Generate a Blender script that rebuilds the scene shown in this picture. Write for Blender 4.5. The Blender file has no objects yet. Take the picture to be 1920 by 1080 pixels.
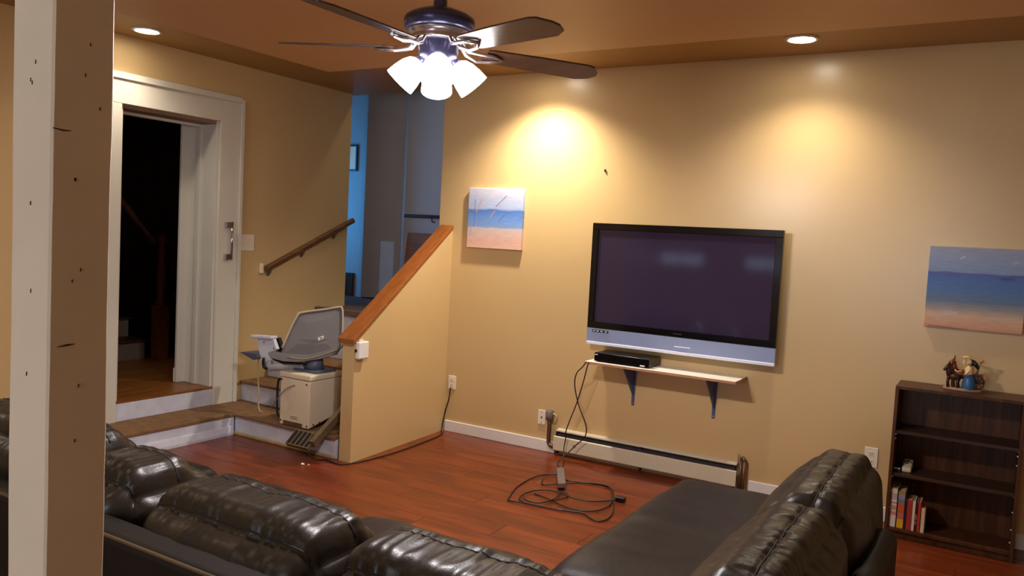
import bpy, bmesh, math, random
from mathutils import Vector, Matrix, noise
random.seed(7)
SC = bpy.context.scene
COL = SC.collection
PI = math.pi

# ------------------------------------------------------------------ camera, world, exposure
YAW, PITCH, ROLL, FPX = -0.541465079, -0.0635791957, 0.0525347476, 1513.18658
CAM = Vector((3.770, -5.308, 1.600))
fw = Vector((math.sin(YAW)*math.cos(PITCH), math.cos(YAW)*math.cos(PITCH), math.sin(PITCH)))
sd = fw.cross(Vector((0, 0, 1))).normalized()
up = sd.cross(fw)
s2 = sd*math.cos(ROLL) + up*math.sin(ROLL)
u2 = -sd*math.sin(ROLL) + up*math.cos(ROLL)
cam_data = bpy.data.cameras.new('camera')
cam_data.sensor_width = 36.0
cam_data.lens = FPX/1920*36.0
cam_data.clip_start = 0.05
cam = bpy.data.objects.new('camera', cam_data)
COL.objects.link(cam)
M = Matrix((( s2.x, u2.x, -fw.x, CAM.x), (s2.y, u2.y, -fw.y, CAM.y), (s2.z, u2.z, -fw.z, CAM.z), (0, 0, 0, 1)))
cam.matrix_world = M
SC.camera = cam

w = bpy.data.worlds.new('world'); SC.world = w
w.use_nodes = True
w.node_tree.nodes['Background'].inputs[0].default_value = (0.35, 0.45, 0.65, 1)
w.node_tree.nodes['Background'].inputs[1].default_value = 0.05

SC.view_settings.view_transform = 'Standard'
SC.view_settings.look = 'None'
SC.view_settings.gamma = 1.0
SC.view_settings.use_curve_mapping = False
SC.view_settings.exposure = 0.24

WARM = (1.0, 0.89, 0.73)
CAN_POWER = {'right': 54.0, 'mid': 175.0, 'left': 24.0, 'rear': 10.0, 'rearleft': 36.0, 'centre': 40.0, 'hall': 5.0}  # centre and hall feed the two added lamps, rear and rearleft assumed ones
SHADE_STRENGTH = 14.0
BULB_POWER = 9.0
REAR_WINDOW = 1.4
ASSUMED_HALL_WINDOW = 7.0  # daylight strength of the assumed, unseen hall window
ADDED_WINDOW = 8.5  # daylight strength of the added rear window

# ------------------------------------------------------------------ materials
def srgb(r, g, b):
    f = lambda c: c/12.92 if c <= 0.04045 else ((c+0.055)/1.055)**2.4
    return (f(r/255), f(g/255), f(b/255), 1)

def new_mat(name):
    m = bpy.data.materials.new(name); m.use_nodes = True
    return m, m.node_tree, m.node_tree.nodes['Principled BSDF']

def mat(name, col, rough=0.5, metal=0.0, var=0.08, scale=6.0, bump=0.0, bscale=80.0, spec=0.5, rand=0.0):
    """Plain painted / plastic surface: colour with a little noise variation and fine relief."""
    m, nt, b = new_mat(name)
    tc = nt.nodes.new('ShaderNodeTexCoord')
    n = nt.nodes.new('ShaderNodeTexNoise'); n.inputs['Scale'].default_value = scale; n.inputs['Detail'].default_value = 4
    nt.links.new(tc.outputs['Object'], n.inputs['Vector'])
    rmp = nt.nodes.new('ShaderNodeValToRGB')
    lo = tuple(c*(1-var) for c in col[:3]) + (1,); hi = tuple(min(1, c*(1+var)) for c in col[:3]) + (1,)
    rmp.color_ramp.elements[0].position = .3; rmp.color_ramp.elements[0].color = lo
    rmp.color_ramp.elements[1].position = .7; rmp.color_ramp.elements[1].color = hi
    nt.links.new(n.outputs['Fac'], rmp.inputs['Fac'])
    out = rmp.outputs['Color']
    if rand:
        oi = nt.nodes.new('ShaderNodeObjectInfo')
        mr = nt.nodes.new('ShaderNodeMapRange'); mr.inputs[3].default_value = 1-rand; mr.inputs[4].default_value = 1+rand
        nt.links.new(oi.outputs['Random'], mr.inputs[0])
        mx = nt.nodes.new('ShaderNodeVectorMath'); mx.operation = 'SCALE'
        nt.links.new(out, mx.inputs[0]); nt.links.new(mr.outputs[0], mx.inputs['Scale'])
        out = mx.outputs[0]
    nt.links.new(out, b.inputs['Base Color'])
    b.inputs['Roughness'].default_value = rough
    b.inputs['Metallic'].default_value = metal
    b.inputs['Specular IOR Level'].default_value = spec
    if bump:
        n2 = nt.nodes.new('ShaderNodeTexNoise'); n2.inputs['Scale'].default_value = bscale; n2.inputs['Detail'].default_value = 3
        nt.links.new(tc.outputs['Object'], n2.inputs['Vector'])
        bp = nt.nodes.new('ShaderNodeBump'); bp.inputs['Strength'].default_value = bump; bp.inputs['Distance'].default_value = 0.003
        nt.links.new(n2.outputs['Fac'], bp.inputs['Height']); nt.links.new(bp.outputs['Normal'], b.inputs['Normal'])
    return m

def emit_mat(name, col, strength):
    m, nt, b = new_mat(name)
    b.inputs['Base Color'].default_value = col
    b.inputs['Emission Color'].default_value = col
    b.inputs['Emission Strength'].default_value = strength
    b.inputs['Roughness'].default_value = .4
    return m

def wood_mat(name, c1, c2, rough=0.4, stretch=(1, 14, 14), scale=2.5, rand=0.15, bump=.08, c3=None, spec=.5):
    m, nt, b = new_mat(name)
    tc = nt.nodes.new('ShaderNodeTexCoord'); mp = nt.nodes.new('ShaderNodeMapping')
    mp.inputs['Scale'].default_value = stretch
    oi = nt.nodes.new('ShaderNodeObjectInfo')
    ad = nt.nodes.new('ShaderNodeVectorMath'); ad.operation = 'ADD'
    ml = nt.nodes.new('ShaderNodeMath'); ml.operation = 'MULTIPLY'; ml.inputs[1].default_value = 37.0
    nt.links.new(oi.outputs['Random'], ml.inputs[0])
    nt.links.new(tc.outputs['Object'], ad.inputs[0]); nt.links.new(ml.outputs[0], ad.inputs[1])
    nt.links.new(ad.outputs[0], mp.inputs['Vector'])
    n = nt.nodes.new('ShaderNodeTexNoise'); n.inputs['Scale'].default_value = scale; n.inputs['Detail'].default_value = 6; n.inputs['Distortion'].default_value = .6
    nt.links.new(mp.outputs['Vector'], n.inputs['Vector'])
    r = nt.nodes.new('ShaderNodeValToRGB')
    r.color_ramp.elements[0].position = .3; r.color_ramp.elements[0].color = c1
    r.color_ramp.elements[1].position = .72; r.color_ramp.elements[1].color = c2
    if c3:
        e = r.color_ramp.elements.new(.5); e.color = c3
    nt.links.new(n.outputs['Fac'], r.inputs['Fac'])
    mr = nt.nodes.new('ShaderNodeMapRange'); mr.inputs[3].default_value = 1-rand; mr.inputs[4].default_value = 1+rand
    nt.links.new(oi.outputs['Random'], mr.inputs[0])
    sc = nt.nodes.new('ShaderNodeVectorMath'); sc.operation = 'SCALE'
    nt.links.new(r.outputs['Color'], sc.inputs[0]); nt.links.new(mr.outputs[0], sc.inputs['Scale'])
    nt.links.new(sc.outputs[0], b.inputs['Base Color'])
    b.inputs['Roughness'].default_value = rough
    b.inputs['Specular IOR Level'].default_value = spec
    bp = nt.nodes.new('ShaderNodeBump'); bp.inputs['Strength'].default_value = bump; bp.inputs['Distance'].default_value = .003
    nt.links.new(n.outputs['Fac'], bp.inputs['Height']); nt.links.new(bp.outputs['Normal'], b.inputs['Normal'])
    return m

def leather_mat(name, c1, c2, rough, spec=.5):
    m, nt, b = new_mat(name)
    tc = nt.nodes.new('ShaderNodeTexCoord')
    n = nt.nodes.new('ShaderNodeTexNoise'); n.inputs['Scale'].default_value = 5; n.inputs['Detail'].default_value = 5
    nt.links.new(tc.outputs['Object'], n.inputs['Vector'])
    r = nt.nodes.new('ShaderNodeValToRGB')
    r.color_ramp.elements[0].position = .3; r.color_ramp.elements[0].color = c1
    r.color_ramp.elements[1].position = .75; r.color_ramp.elements[1].color = c2
    nt.links.new(n.outputs['Fac'], r.inputs['Fac']); nt.links.new(r.outputs['Color'], b.inputs['Base Color'])
    v = nt.nodes.new('ShaderNodeTexVoronoi'); v.inputs['Scale'].default_value = 260
    nt.links.new(tc.outputs['Object'], v.inputs['Vector'])
    n2 = nt.nodes.new('ShaderNodeTexNoise'); n2.inputs['Scale'].default_value = 14; n2.inputs['Detail'].default_value = 5
    nt.links.new(tc.outputs['Object'], n2.inputs['Vector'])
    b1 = nt.nodes.new('ShaderNodeBump'); b1.inputs['Strength'].default_value = .12; b1.inputs['Distance'].default_value = .002
    b2 = nt.nodes.new('ShaderNodeBump'); b2.inputs['Strength'].default_value = .2; b2.inputs['Distance'].default_value = .012
    nt.links.new(v.outputs['Distance'], b1.inputs['Height']); nt.links.new(n2.outputs['Fac'], b2.inputs['Height'])
    nt.links.new(b2.outputs['Normal'], b1.inputs['Normal']); nt.links.new(b1.outputs['Normal'], b.inputs['Normal'])
    b.inputs['Roughness'].default_value = rough
    b.inputs['Specular IOR Level'].default_value = spec
    return m

def painting_mat(name, stops, strokes, wob=.06):
    """Seascape on canvas: bands of colour up the generated Z, wavering with noise, and thin brush strokes (x0,z0,x1,z1,w,col)."""
    m, nt, b = new_mat(name)
    tc = nt.nodes.new('ShaderNodeTexCoord')
    sep = nt.nodes.new('ShaderNodeSeparateXYZ'); nt.links.new(tc.outputs['Generated'], sep.inputs[0])
    mp = nt.nodes.new('ShaderNodeMapping'); mp.inputs['Scale'].default_value = (2.2, 1, 9)
    nt.links.new(tc.outputs['Generated'], mp.inputs['Vector'])
    n = nt.nodes.new('ShaderNodeTexNoise'); n.inputs['Scale'].default_value = 1.6; n.inputs['Detail'].default_value = 6
    nt.links.new(mp.outputs['Vector'], n.inputs['Vector'])
    a = nt.nodes.new('ShaderNodeMath'); a.operation = 'MULTIPLY_ADD'; a.inputs[1].default_value = wob*2; a.inputs[2].default_value = -wob
    nt.links.new(n.outputs['Fac'], a.inputs[0])
    s = nt.nodes.new('ShaderNodeMath'); s.operation = 'ADD'
    nt.links.new(a.outputs[0], s.inputs[0]); nt.links.new(sep.outputs['Z'], s.inputs[1])
    r = nt.nodes.new('ShaderNodeValToRGB')
    els = r.color_ramp.elements
    els[0].position, els[0].color = stops[0]; els[1].position, els[1].color = stops[-1]
    for p, c in stops[1:-1]:
        e = els.new(p); e.color = c
    nt.links.new(s.outputs[0], r.inputs['Fac'])
    mp2 = nt.nodes.new('ShaderNodeMapping'); mp2.inputs['Scale'].default_value = (3, 1, 30)
    nt.links.new(tc.outputs['Generated'], mp2.inputs['Vector'])
    n3 = nt.nodes.new('ShaderNodeTexNoise'); n3.inputs['Scale'].default_value = 2; n3.inputs['Detail'].default_value = 5
    nt.links.new(mp2.outputs['Vector'], n3.inputs['Vector'])
    mr = nt.nodes.new('ShaderNodeMapRange'); mr.inputs[3].default_value = .75; mr.inputs[4].default_value = 1.25
    nt.links.new(n3.outputs['Fac'], mr.inputs[0])
    sc = nt.nodes.new('ShaderNodeVectorMath'); sc.operation = 'SCALE'
    nt.links.new(r.outputs['Color'], sc.inputs[0]); nt.links.new(mr.outputs[0], sc.inputs['Scale'])
    cur = sc.outputs[0]
    fl = nt.nodes.new('ShaderNodeCombineXYZ')
    nt.links.new(sep.outputs['X'], fl.inputs[0]); nt.links.new(sep.outputs['Z'], fl.inputs[2])
    for (x0, z0, x1, z1, wd, col) in strokes:
        d = Vector((x1-x0, 0, z1-z0)); L2 = d.dot(d)
        sb = nt.nodes.new('ShaderNodeVectorMath'); sb.operation = 'SUBTRACT'; sb.inputs[1].default_value = (x0, 0, z0)
        nt.links.new(fl.outputs[0], sb.inputs[0])
        dt = nt.nodes.new('ShaderNodeVectorMath'); dt.operation = 'DOT_PRODUCT'; dt.inputs[1].default_value = d/L2
        nt.links.new(sb.outputs[0], dt.inputs[0])
        cl = nt.nodes.new('ShaderNodeClamp'); nt.links.new(dt.outputs['Value'], cl.inputs[0])
        pj = nt.nodes.new('ShaderNodeVectorMath'); pj.operation = 'SCALE'; pj.inputs[0].default_value = d
        nt.links.new(cl.outputs[0], pj.inputs['Scale'])
        ds = nt.nodes.new('ShaderNodeVectorMath'); ds.operation = 'DISTANCE'
        nt.links.new(sb.outputs[0], ds.inputs[0]); nt.links.new(pj.outputs[0], ds.inputs[1])
        mk = nt.nodes.new('ShaderNodeMapRange'); mk.inputs[1].default_value = wd*.4; mk.inputs[2].default_value = wd; mk.inputs[3].default_value = .6; mk.inputs[4].default_value = 0
        nt.links.new(ds.outputs['Value'], mk.inputs[0])
        mx = nt.nodes.new('ShaderNodeMix'); mx.data_type = 'RGBA'; mx.inputs[7].default_value = col
        nt.links.new(mk.outputs[0], mx.inputs[0]); nt.links.new(cur, mx.inputs[6])
        cur = mx.outputs[2]
    nt.links.new(cur, b.inputs['Base Color'])
    b.inputs['Roughness'].default_value = .6
    bp = nt.nodes.new('ShaderNodeBump'); bp.inputs['Strength'].default_value = .2; bp.inputs['Distance'].default_value = .002
    nt.links.new(n3.outputs['Fac'], bp.inputs['Height']); nt.links.new(bp.outputs['Normal'], b.inputs['Normal'])
    return m

WALLC = srgb(202, 171, 121)
m_wall = mat('tan_wall_paint', WALLC, rough=.30, var=.03, scale=1.5, bump=.04, bscale=60, spec=.5)
m_ceil = mat('tan_ceiling_paint', srgb(206, 160, 104), rough=.55, var=.03, scale=1.5)
m_band = mat('shade_darkened_mustard_band', srgb(168, 128, 66), rough=.5, var=.04, scale=1.5)  # mustard band, darkened in colour to stand in for its shade
m_trimw = mat('cream_trim_paint', srgb(206, 200, 186), rough=.4, var=.04, scale=3)
m_white = mat('white_gloss_paint', srgb(228, 224, 220), rough=.35, var=.04, scale=5)
m_riser = mat('scuffed_white_riser_paint', srgb(202, 202, 215), rough=.45, var=.10, scale=9)
m_post = mat('cream_post_paint', srgb(208, 194, 172), rough=.5, var=.05, scale=4, bump=.12, bscale=25)
m_mark = mat('dark_crack', srgb(40, 26, 16), rough=.9)
m_carpet = mat('brown_stair_covering', srgb(122, 88, 56), rough=.85, var=.2, scale=14, bump=.4, bscale=200)
m_cap = wood_mat('orange_stained_oak', srgb(128, 70, 26), srgb(152, 88, 38), rough=.42, stretch=(12, 1, 6), rand=.02)
m_rail = wood_mat('dark_rail_wood', srgb(84, 50, 26), srgb(116, 74, 38), rough=.4, stretch=(12, 1, 12))
m_floor = wood_mat('cherry_laminate', srgb(86, 36, 15), srgb(128, 58, 24), rough=.3, stretch=(1.2, 9, 9), scale=1.6, rand=.10, bump=.02, c3=srgb(108, 45, 19), spec=.4)
m_gap = mat('plank_joint', srgb(78, 36, 20), rough=.5)
m_oak = wood_mat('landing_oak', srgb(112, 66, 26), srgb(150, 94, 40), rough=.35, stretch=(9, 1, 9))
m_walnut = wood_mat('dark_walnut_veneer', srgb(54, 30, 16), srgb(92, 54, 28), rough=.4, stretch=(14, 14, 1), rand=.05, spec=.22)
m_shelfdark = wood_mat('dark_shelf_wood', srgb(52, 34, 26), srgb(76, 50, 36), rough=.4, stretch=(1, 14, 14), rand=.05, spec=.25)
m_leather = leather_mat('dark_brown_leather', srgb(31, 24, 19), srgb(44, 36, 28), .36, .34)
m_leather_seat = leather_mat('dark_brown_seat_leather', srgb(30, 23, 21), srgb(40, 31, 28), .46, .16)
m_frame_l = leather_mat('shade_darkened_frame_leather', srgb(24, 19, 17), srgb(32, 26, 22), .55, .25)  # frame leather darkened for the shade below the back cushions
m_seam = mat('seam_thread', srgb(24, 19, 16), rough=.7)
m_black = mat('black_plastic', srgb(18, 16, 18), rough=.3)
m_gloss = mat('black_gloss_bezel', srgb(14, 11, 13), rough=.12)
m_screen = mat('plasma_glass', srgb(50, 41, 64), rough=.07, var=.02)
m_silver = mat('silver_plastic', srgb(150, 164, 200), rough=.33, metal=.0, var=.02)
m_silver2 = mat('bright_silver_edge', srgb(222, 226, 242), rough=.25, metal=.0, var=.02)
m_shelfw = mat('white_melamine', srgb(238, 230, 218), rough=.35, var=.02)
m_ply = mat('raw_board_edge', srgb(176, 128, 92), rough=.7, var=.15, scale=20)
m_bracket = mat('blue_grey_steel', srgb(68, 80, 122), rough=.45, metal=.0)
m_cable = mat('black_cable_rubber', srgb(34, 22, 18), rough=.5)
m_plug = mat('grey_adaptor_plastic', srgb(104, 92, 88), rough=.5)
m_heat = mat('cream_enamel', srgb(206, 194, 168), rough=.4, var=.04, scale=4)
m_heatdark = mat('dark_fin_slot', srgb(52, 48, 54), rough=.5, metal=.3)
m_stain = mat('rust_stain', srgb(170, 130, 70), rough=.7)
m_copper = mat('tarnished_copper', srgb(112, 88, 64), rough=.42, metal=.6, var=.25, scale=30)
m_chrome = mat('chrome', srgb(196, 196, 205), rough=.14, metal=1.0, var=.02)
m_plate = mat('ivory_plate', srgb(232, 220, 200), rough=.35, var=.02)
m_plated = mat('beige_switch_plate', srgb(228, 214, 188), rough=.4, var=.02)
m_dark = mat('dark_slot', srgb(20, 16, 14), rough=.7)
m_bronze = mat('flare_tinted_pewter', srgb(66, 66, 96), rough=.3, metal=.6)  # blue of the lens flare put into the metal colour
m_nickel = mat('brushed_nickel', srgb(196, 190, 196), rough=.25, metal=.9, var=.03)
m_blade = wood_mat('dark_walnut_blade', srgb(58, 36, 28), srgb(84, 56, 44), rough=.28, stretch=(1, 12, 12), rand=.05, spec=.6)
m_shade = emit_mat('lit_frosted_glass', (1.0, .93, .90, 1), SHADE_STRENGTH)
m_lens = emit_mat('lit_can_lens', (1.0, .92, .78, 1), 45)
m_day = emit_mat('daylight_pane', (.55, .72, 1.0, 1), REAR_WINDOW)
m_addedday = emit_mat('added_daylight_pane', (.80, .90, 1.0, 1), ADDED_WINDOW)
m_assumedday = emit_mat('assumed_hall_daylight_pane', (.06, .42, 1.0, 1), ASSUMED_HALL_WINDOW)
m_paneglow = emit_mat('glowing_reflection', (.55, .85, 1.0, 1), 1.3)
m_panebeige = emit_mat('shaded_pane', srgb(120, 140, 135), .55)
m_hall = mat('hall_grey_paint', srgb(186, 176, 172), rough=.5, var=.03, scale=1.5)
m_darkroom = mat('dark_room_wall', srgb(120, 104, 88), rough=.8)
m_newel = wood_mat('red_brown_newel', srgb(120, 66, 30), srgb(150, 86, 42), rough=.4, stretch=(12, 12, 1))
m_lift_w = mat('stairlift_cream_plastic', srgb(222, 208, 182), rough=.4, var=.04, scale=5)
m_lift_b = mat('stairlift_cool_white_plastic', srgb(206, 208, 220), rough=.4, var=.03)
m_lift_g = mat('stairlift_grey_vinyl', srgb(104, 98, 98), rough=.5, var=.06)
m_lift_e = mat('stairlift_light_piping', srgb(176, 162, 140), rough=.5)
m_lift_d = mat('stairlift_blue_grey_plastic', srgb(78, 84, 104), rough=.45)
m_rust = mat('brown_grey_steel', srgb(128, 108, 82), rough=.5, metal=.4, var=.2, scale=25)
m_cord = mat('cream_cord', srgb(190, 166, 130), rough=.5)

# ------------------------------------------------------------------ mesh helpers
def link(name, me, m=None, parent=None, loc=None, smooth=False):
    o = bpy.data.objects.new(name, me); COL.objects.link(o)
    if m is not None:
        if isinstance(m, (list, tuple)):
            for k in m: me.materials.append(k)
        else: me.materials.append(m)
    if smooth:
        for p in me.polygons: p.use_smooth = True
    if parent is not None:
        o.parent = parent
        o.matrix_parent_inverse = Matrix.Identity(4)
    return o

def obj(name, bm, m, parent=None, smooth=False, origin=None):
    """Link bm as one mesh object. World coordinates in bm; origin = world pivot (parents are Empties / meshes at their own origin)."""
    org = Vector(origin) if origin is not None else Vector((0, 0, 0))
    poff = Vector((0, 0, 0))
    p = parent
    while p is not None:
        poff += p.location; p = p.parent
    if parent is not None and origin is None: org = poff.copy()
    if origin is None and parent is None:
        bb = [v.co for v in bm.verts]
        org = Vector(((min(v.x for v in bb)+max(v.x for v in bb))/2, (min(v.y for v in bb)+max(v.y for v in bb))/2, min(v.z for v in bb)))
    bmesh.ops.recalc_face_normals(bm, faces=bm.faces)
    for v in bm.verts: v.co -= org
    me = bpy.data.meshes.new(name); bm.to_mesh(me); bm.free()
    o = link(name, me, m, parent, smooth=smooth)
    o.location = org - poff
    return o

def thing(name, label, cat, loc=(0, 0, 0), group=None):
    o = bpy.data.objects.new(name, None); COL.objects.link(o); o.location = loc
    o.empty_display_size = .1
    o['label'] = label; o['category'] = cat
    if group: o['group'] = group
    return o

def tag(o, label, cat, group=None):
    o['label'] = label; o['category'] = cat
    if group: o['group'] = group
    return o

def struct(name, bm, m, **k):
    o = obj(name, bm, m, **k); o['kind'] = 'structure'; return o

def BM(): return bmesh.new()

def box(bm, x0, x1, y0, y1, z0, z1, bev=0.0, seg=2, mi=0):
    vs = [bm.verts.new((x, y, z)) for x in (x0, x1) for y in (y0, y1) for z in (z0, z1)]
    idx = [(0, 1, 3, 2), (4, 6, 7, 5), (0, 4, 5, 1), (2, 3, 7, 6), (0, 2, 6, 4), (1, 5, 7, 3)]
    fs = [bm.faces.new([vs[i] for i in f]) for f in idx]
    for f in fs: f.material_index = mi
    if bev > 0:
        es = list({e for f in fs for e in f.edges})
        bmesh.ops.bevel(bm, geom=es, offset=bev, segments=seg, profile=.5, affect='EDGES')
    return bm

def prism(bm, pts, vec, bev=0.0, mi=0):
    """Polygon (world points, any plane) extruded by vec."""
    vec = Vector(vec)
    a = [bm.verts.new(p) for p in pts]; b = [bm.verts.new(Vector(p)+vec) for p in pts]
    fs = [bm.faces.new(a), bm.faces.new(b[::-1])]
    n = len(pts)
    for i in range(n): fs.append(bm.faces.new((a[i], b[i], b[(i+1) % n], a[(i+1) % n])))
    for f in fs: f.material_index = mi
    if bev > 0:
        bmesh.ops.recalc_face_normals(bm, faces=fs)
        bmesh.ops.bevel(bm, geom=list({e for f in fs for e in f.edges}), offset=bev, segments=2, profile=.5, affect='EDGES')
    return bm

def catmull(pts, n=6):
    P = [Vector(p) for p in pts]
    if len(P) < 3: return P
    out = []
    for i in range(len(P)-1):
        p0 = P[max(0, i-1)]; p1 = P[i]; p2 = P[i+1]; p3 = P[min(len(P)-1, i+2)]
        for k in range(n):
            t = k/n
            out.append(.5*((2*p1)+(p2-p0)*t+(2*p0-5*p1+4*p2-p3)*t*t+(3*p1-p0-3*p2+p3)*t**3))
    out.append(P[-1]); return out

def tube(bm, pts, r, sides=8, smooth_n=0, close=True, mi=0):
    P = catmull(pts, smooth_n) if smooth_n else [Vector(p) for p in pts]
    rings = []
    nrm = None
    for i, p in enumerate(P):
        t = (P[min(i+1, len(P)-1)]-P[max(i-1, 0)])
        if t.length < 1e-9: t = Vector((0, 0, 1))
        t.normalize()
        if nrm is None:
            nrm = t.orthogonal().normalized()
        else:
            nrm = nrm - t*nrm.dot(t)
            if nrm.length < 1e-6: nrm = t.orthogonal()
            nrm.normalize()
        b = t.cross(nrm)
        rr = r[i] if isinstance(r, (list, tuple)) else r
        rings.append([bm.verts.new(p+(nrm*math.cos(a)+b*math.sin(a))*rr) for a in [2*PI*k/sides for k in range(sides)]])
    for a, b in zip(rings, rings[1:]):
        for k in range(sides):
            f = bm.faces.new((a[k], a[(k+1) % sides], b[(k+1) % sides], b[k])); f.smooth = True; f.material_index = mi
    if close:
        bm.faces.new(rings[0][::-1]).material_index = mi; bm.faces.new(rings[-1]).material_index = mi
    return bm

def lathe(bm, prof, c=(0, 0, 0), axis=Vector((0, 0, 1)), n=32, cap=False):
    """prof = [(radius, height)] about axis through c."""
    axis = Vector(axis).normalized(); u = axis.orthogonal().normalized(); v = axis.cross(u); c = Vector(c)
    rings = []
    for (r, h) in prof:
        if r < 1e-6: rings.append([bm.verts.new(c+axis*h)])
        else: rings.append([bm.verts.new(c+axis*h+(u*math.cos(2*PI*k/n)+v*math.sin(2*PI*k/n))*r) for k in range(n)])
    for a, b in zip(rings, rings[1:]):
        for k in range(n):
            q = []
            for e in (a[k % len(a)], a[(k+1) % len(a)], b[(k+1) % len(b)], b[k % len(b)]):
                if e not in q: q.append(e)
            if len(q) > 2:
                f = bm.faces.new(q); f.smooth = True
    if cap:
        for r_ in (rings[0], rings[-1]):
            if len(r_) > 2: bm.faces.new(r_)
    return bm

def dup(root, loc):
    r = root.copy(); COL.objects.link(r); r.location = loc
    for ch in list(root.children):
        c = ch.copy(); COL.objects.link(c); c.parent = r
        for g in ch.children:
            d = g.copy(); COL.objects.link(d); d.parent = c
    return r

# ================================================================== ROOM SHELL
XL = -1.448            # face of the wall with the doorway
CZ = 2.83              # underside of the ceiling band
DZC = 2.68             # underside of the dropped centre panel
FX0, FX1, FY0 = -1.09, 5.4, -8.6

# floor: dark slab + individual laminate planks where the photograph shows the floor
floor = struct('floor', box(BM(), FX0-.02, FX1, FY0, 0, -.05, -.006), m_gap)
PW, PL = .19, 1.215
pm = None
row = 0
y = 0.0
while y > -4.4:
    x = FX0 - (row*.43 % PL)
    while x < 4.7:
        xa, xb = max(x, FX0), min(x+PL, 4.7)
        if xb-xa > .03 and not (y < -3.3 and xb < 3.5):
            full = (xa == x and xb == x+PL)
            if full and pm is not None: me = pm
            else:
                b_ = box(BM(), -(xb-xa)/2+.0008, (xb-xa)/2-.0008, -PW/2+.0008, PW/2-.0008, -.006, 0, bev=.0012, seg=1)
                me = bpy.data.meshes.new('plank'); b_.to_mesh(me); b_.free(); me.materials.append(m_floor)
                if full: pm = me
            o = bpy.data.objects.new('plank', me); COL.objects.link(o); o.parent = floor
            o.location = Vector(((xa+xb)/2, y-PW/2, 0)) - floor.location
        x += PL
    y -= PW; row += 1
b_ = box(BM(), FX0, FX1, FY0, y, -.006, 0)
box(b_, 4.7, FX1, y, 0, -.006, 0)
obj('floor_covering', b_, m_floor, floor)

# TV wall (back), with its end at the stair opening
struct('wall_back', box(BM(), -.14, FX1, 0, .16, 0, CZ+.4), m_wall)
# doorway wall (left)
DY0, DY1, DZ0, DZ1 = -1.945, -1.128, .304, 2.365
b_ = box(BM(), XL-.3, XL, FY0, DY0, 0, CZ+.4)
box(b_, XL-.3, XL, DY0, DY1, DZ1, CZ+.4)
box(b_, XL-.3, XL, DY1, .34, 0, CZ+.4)
struct('wall_left', b_, m_wall)
struct('wall_right', box(BM(), FX1, FX1+.15, FY0, .16, 0, CZ+.1), m_wall)
# rear wall with the two daylight windows that show in the television glass
WIN = [(-1.44, -.60), (.08, .92)]
b_ = box(BM(), XL-.3, 1.3, FY0-.15, FY0, 0, 1.25); box(b_, XL-.3, 1.3, FY0-.15, FY0, 1.48, CZ+.1)
box(b_, 1.3, 3.5, FY0-.15, FY0, 0, .85); box(b_, 1.3, 3.5, FY0-.15, FY0, 2.1, CZ+.1); box(b_, 3.5, FX1+.15, FY0-.15, FY0, 0, CZ+.1)
xs = [XL-.3] + [e for wdw in WIN for e in wdw] + [1.3]
for a, c in zip(xs[0::2], xs[1::2]): box(b_, a, c, FY0-.15, FY0, 1.25, 1.48)
struct('wall_front', b_, m_wall)
for i, (a, c) in enumerate(WIN):
    b_ = box(BM(), a, c, FY0-.02, FY0+.02, 1.25, 1.27); box(b_, a, c, FY0-.02, FY0+.02, 1.46, 1.48)
    box(b_, a, a+.03, FY0-.02, FY0+.02, 1.27, 1.46); box(b_, c-.03, c, FY0-.02, FY0+.02, 1.27, 1.46)
    box(b_, (a+c)/2-.012, (a+c)/2+.012, FY0-.02, FY0+.02, 1.27, 1.46)
    wn = struct('window_%d' % (i+2), b_, m_white)
    obj('pane', box(BM(), a+.03, c-.03, FY0-.06, FY0-.05, 1.27, 1.46), m_day, wn)

b_ = box(BM(), 1.3, 3.5, FY0-.03, FY0+.03, .85, .90); box(b_, 1.3, 3.5, FY0-.03, FY0+.03, 2.05, 2.1)
for xa in (1.3, 2.375, 3.45): box(b_, xa, xa+.05, FY0-.03, FY0+.03, .90, 2.05)
wn = struct('window_5', b_, m_white)  # unseen window added to bring more daylight from behind the viewer
for xa, xb in ((1.35, 2.375), (2.425, 3.45)): obj('pane', box(BM(), xa, xb, FY0-.01, FY0, .90, 2.05), m_addedday, wn)

# ceiling: outer band and the dropped centre panel
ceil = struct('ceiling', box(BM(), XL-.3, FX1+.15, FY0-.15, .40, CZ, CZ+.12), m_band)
obj('dropped_panel', box(BM(), -.35, 4.35, -7.5, -1.10, DZC, CZ-.001), m_ceil, ceil)

# baseboards
struct('baseboard_1', box(BM(), .012, 1.03, -.016, -.0005, 0, .088, bev=.004), m_white)
struct('baseboard_2', box(BM(), 2.47, 3.30, -.016, -.0005, 0, .088, bev=.004), m_white)
struct('baseboard_3', box(BM(), 3.96, FX1-.01, -.016, -.0005, 0, .088, bev=.004), m_white)

# knee wall beside the stairs (slightly askew), sloping top, oak cap
ky = -1.2
def kx(t, y): # left / right face x at a given y ; t 0 left, 1 right
    s = y/ky
    return (-.115+.093*s) if t == 0 else (-.002+.085*s)
knee = [(kx(0, ky), ky, 0), (kx(0, -.001), -.001, 0), (kx(0, -.001), -.001, 1.63), (kx(0, ky), ky, .838)]
kr = [(kx(1, ky), ky, 0), (kx(1, -.001), -.001, 0), (kx(1, -.001), -.001, 1.63), (kx(1, ky), ky, .838)]
b_ = BM(); va = [b_.verts.new(p) for p in knee]; vb = [b_.verts.new(p) for p in kr]
b_.faces.new(va); b_.faces.new(vb[::-1])
for i in range(4): b_.faces.new((va[i], vb[i], vb[(i+1) % 4], va[(i+1) % 4]))
struct('wall_stair', b_, m_wall)
b_ = BM()
top = [(kx(0, ky)-.022, ky-.03, .838-.02), (kx(0, -.001)-.012, -.002, 1.6315), (kx(1, -.001)+.006, -.002, 1.6315), (kx(1, ky)+.02, ky-.03, .838-.02)]
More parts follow.
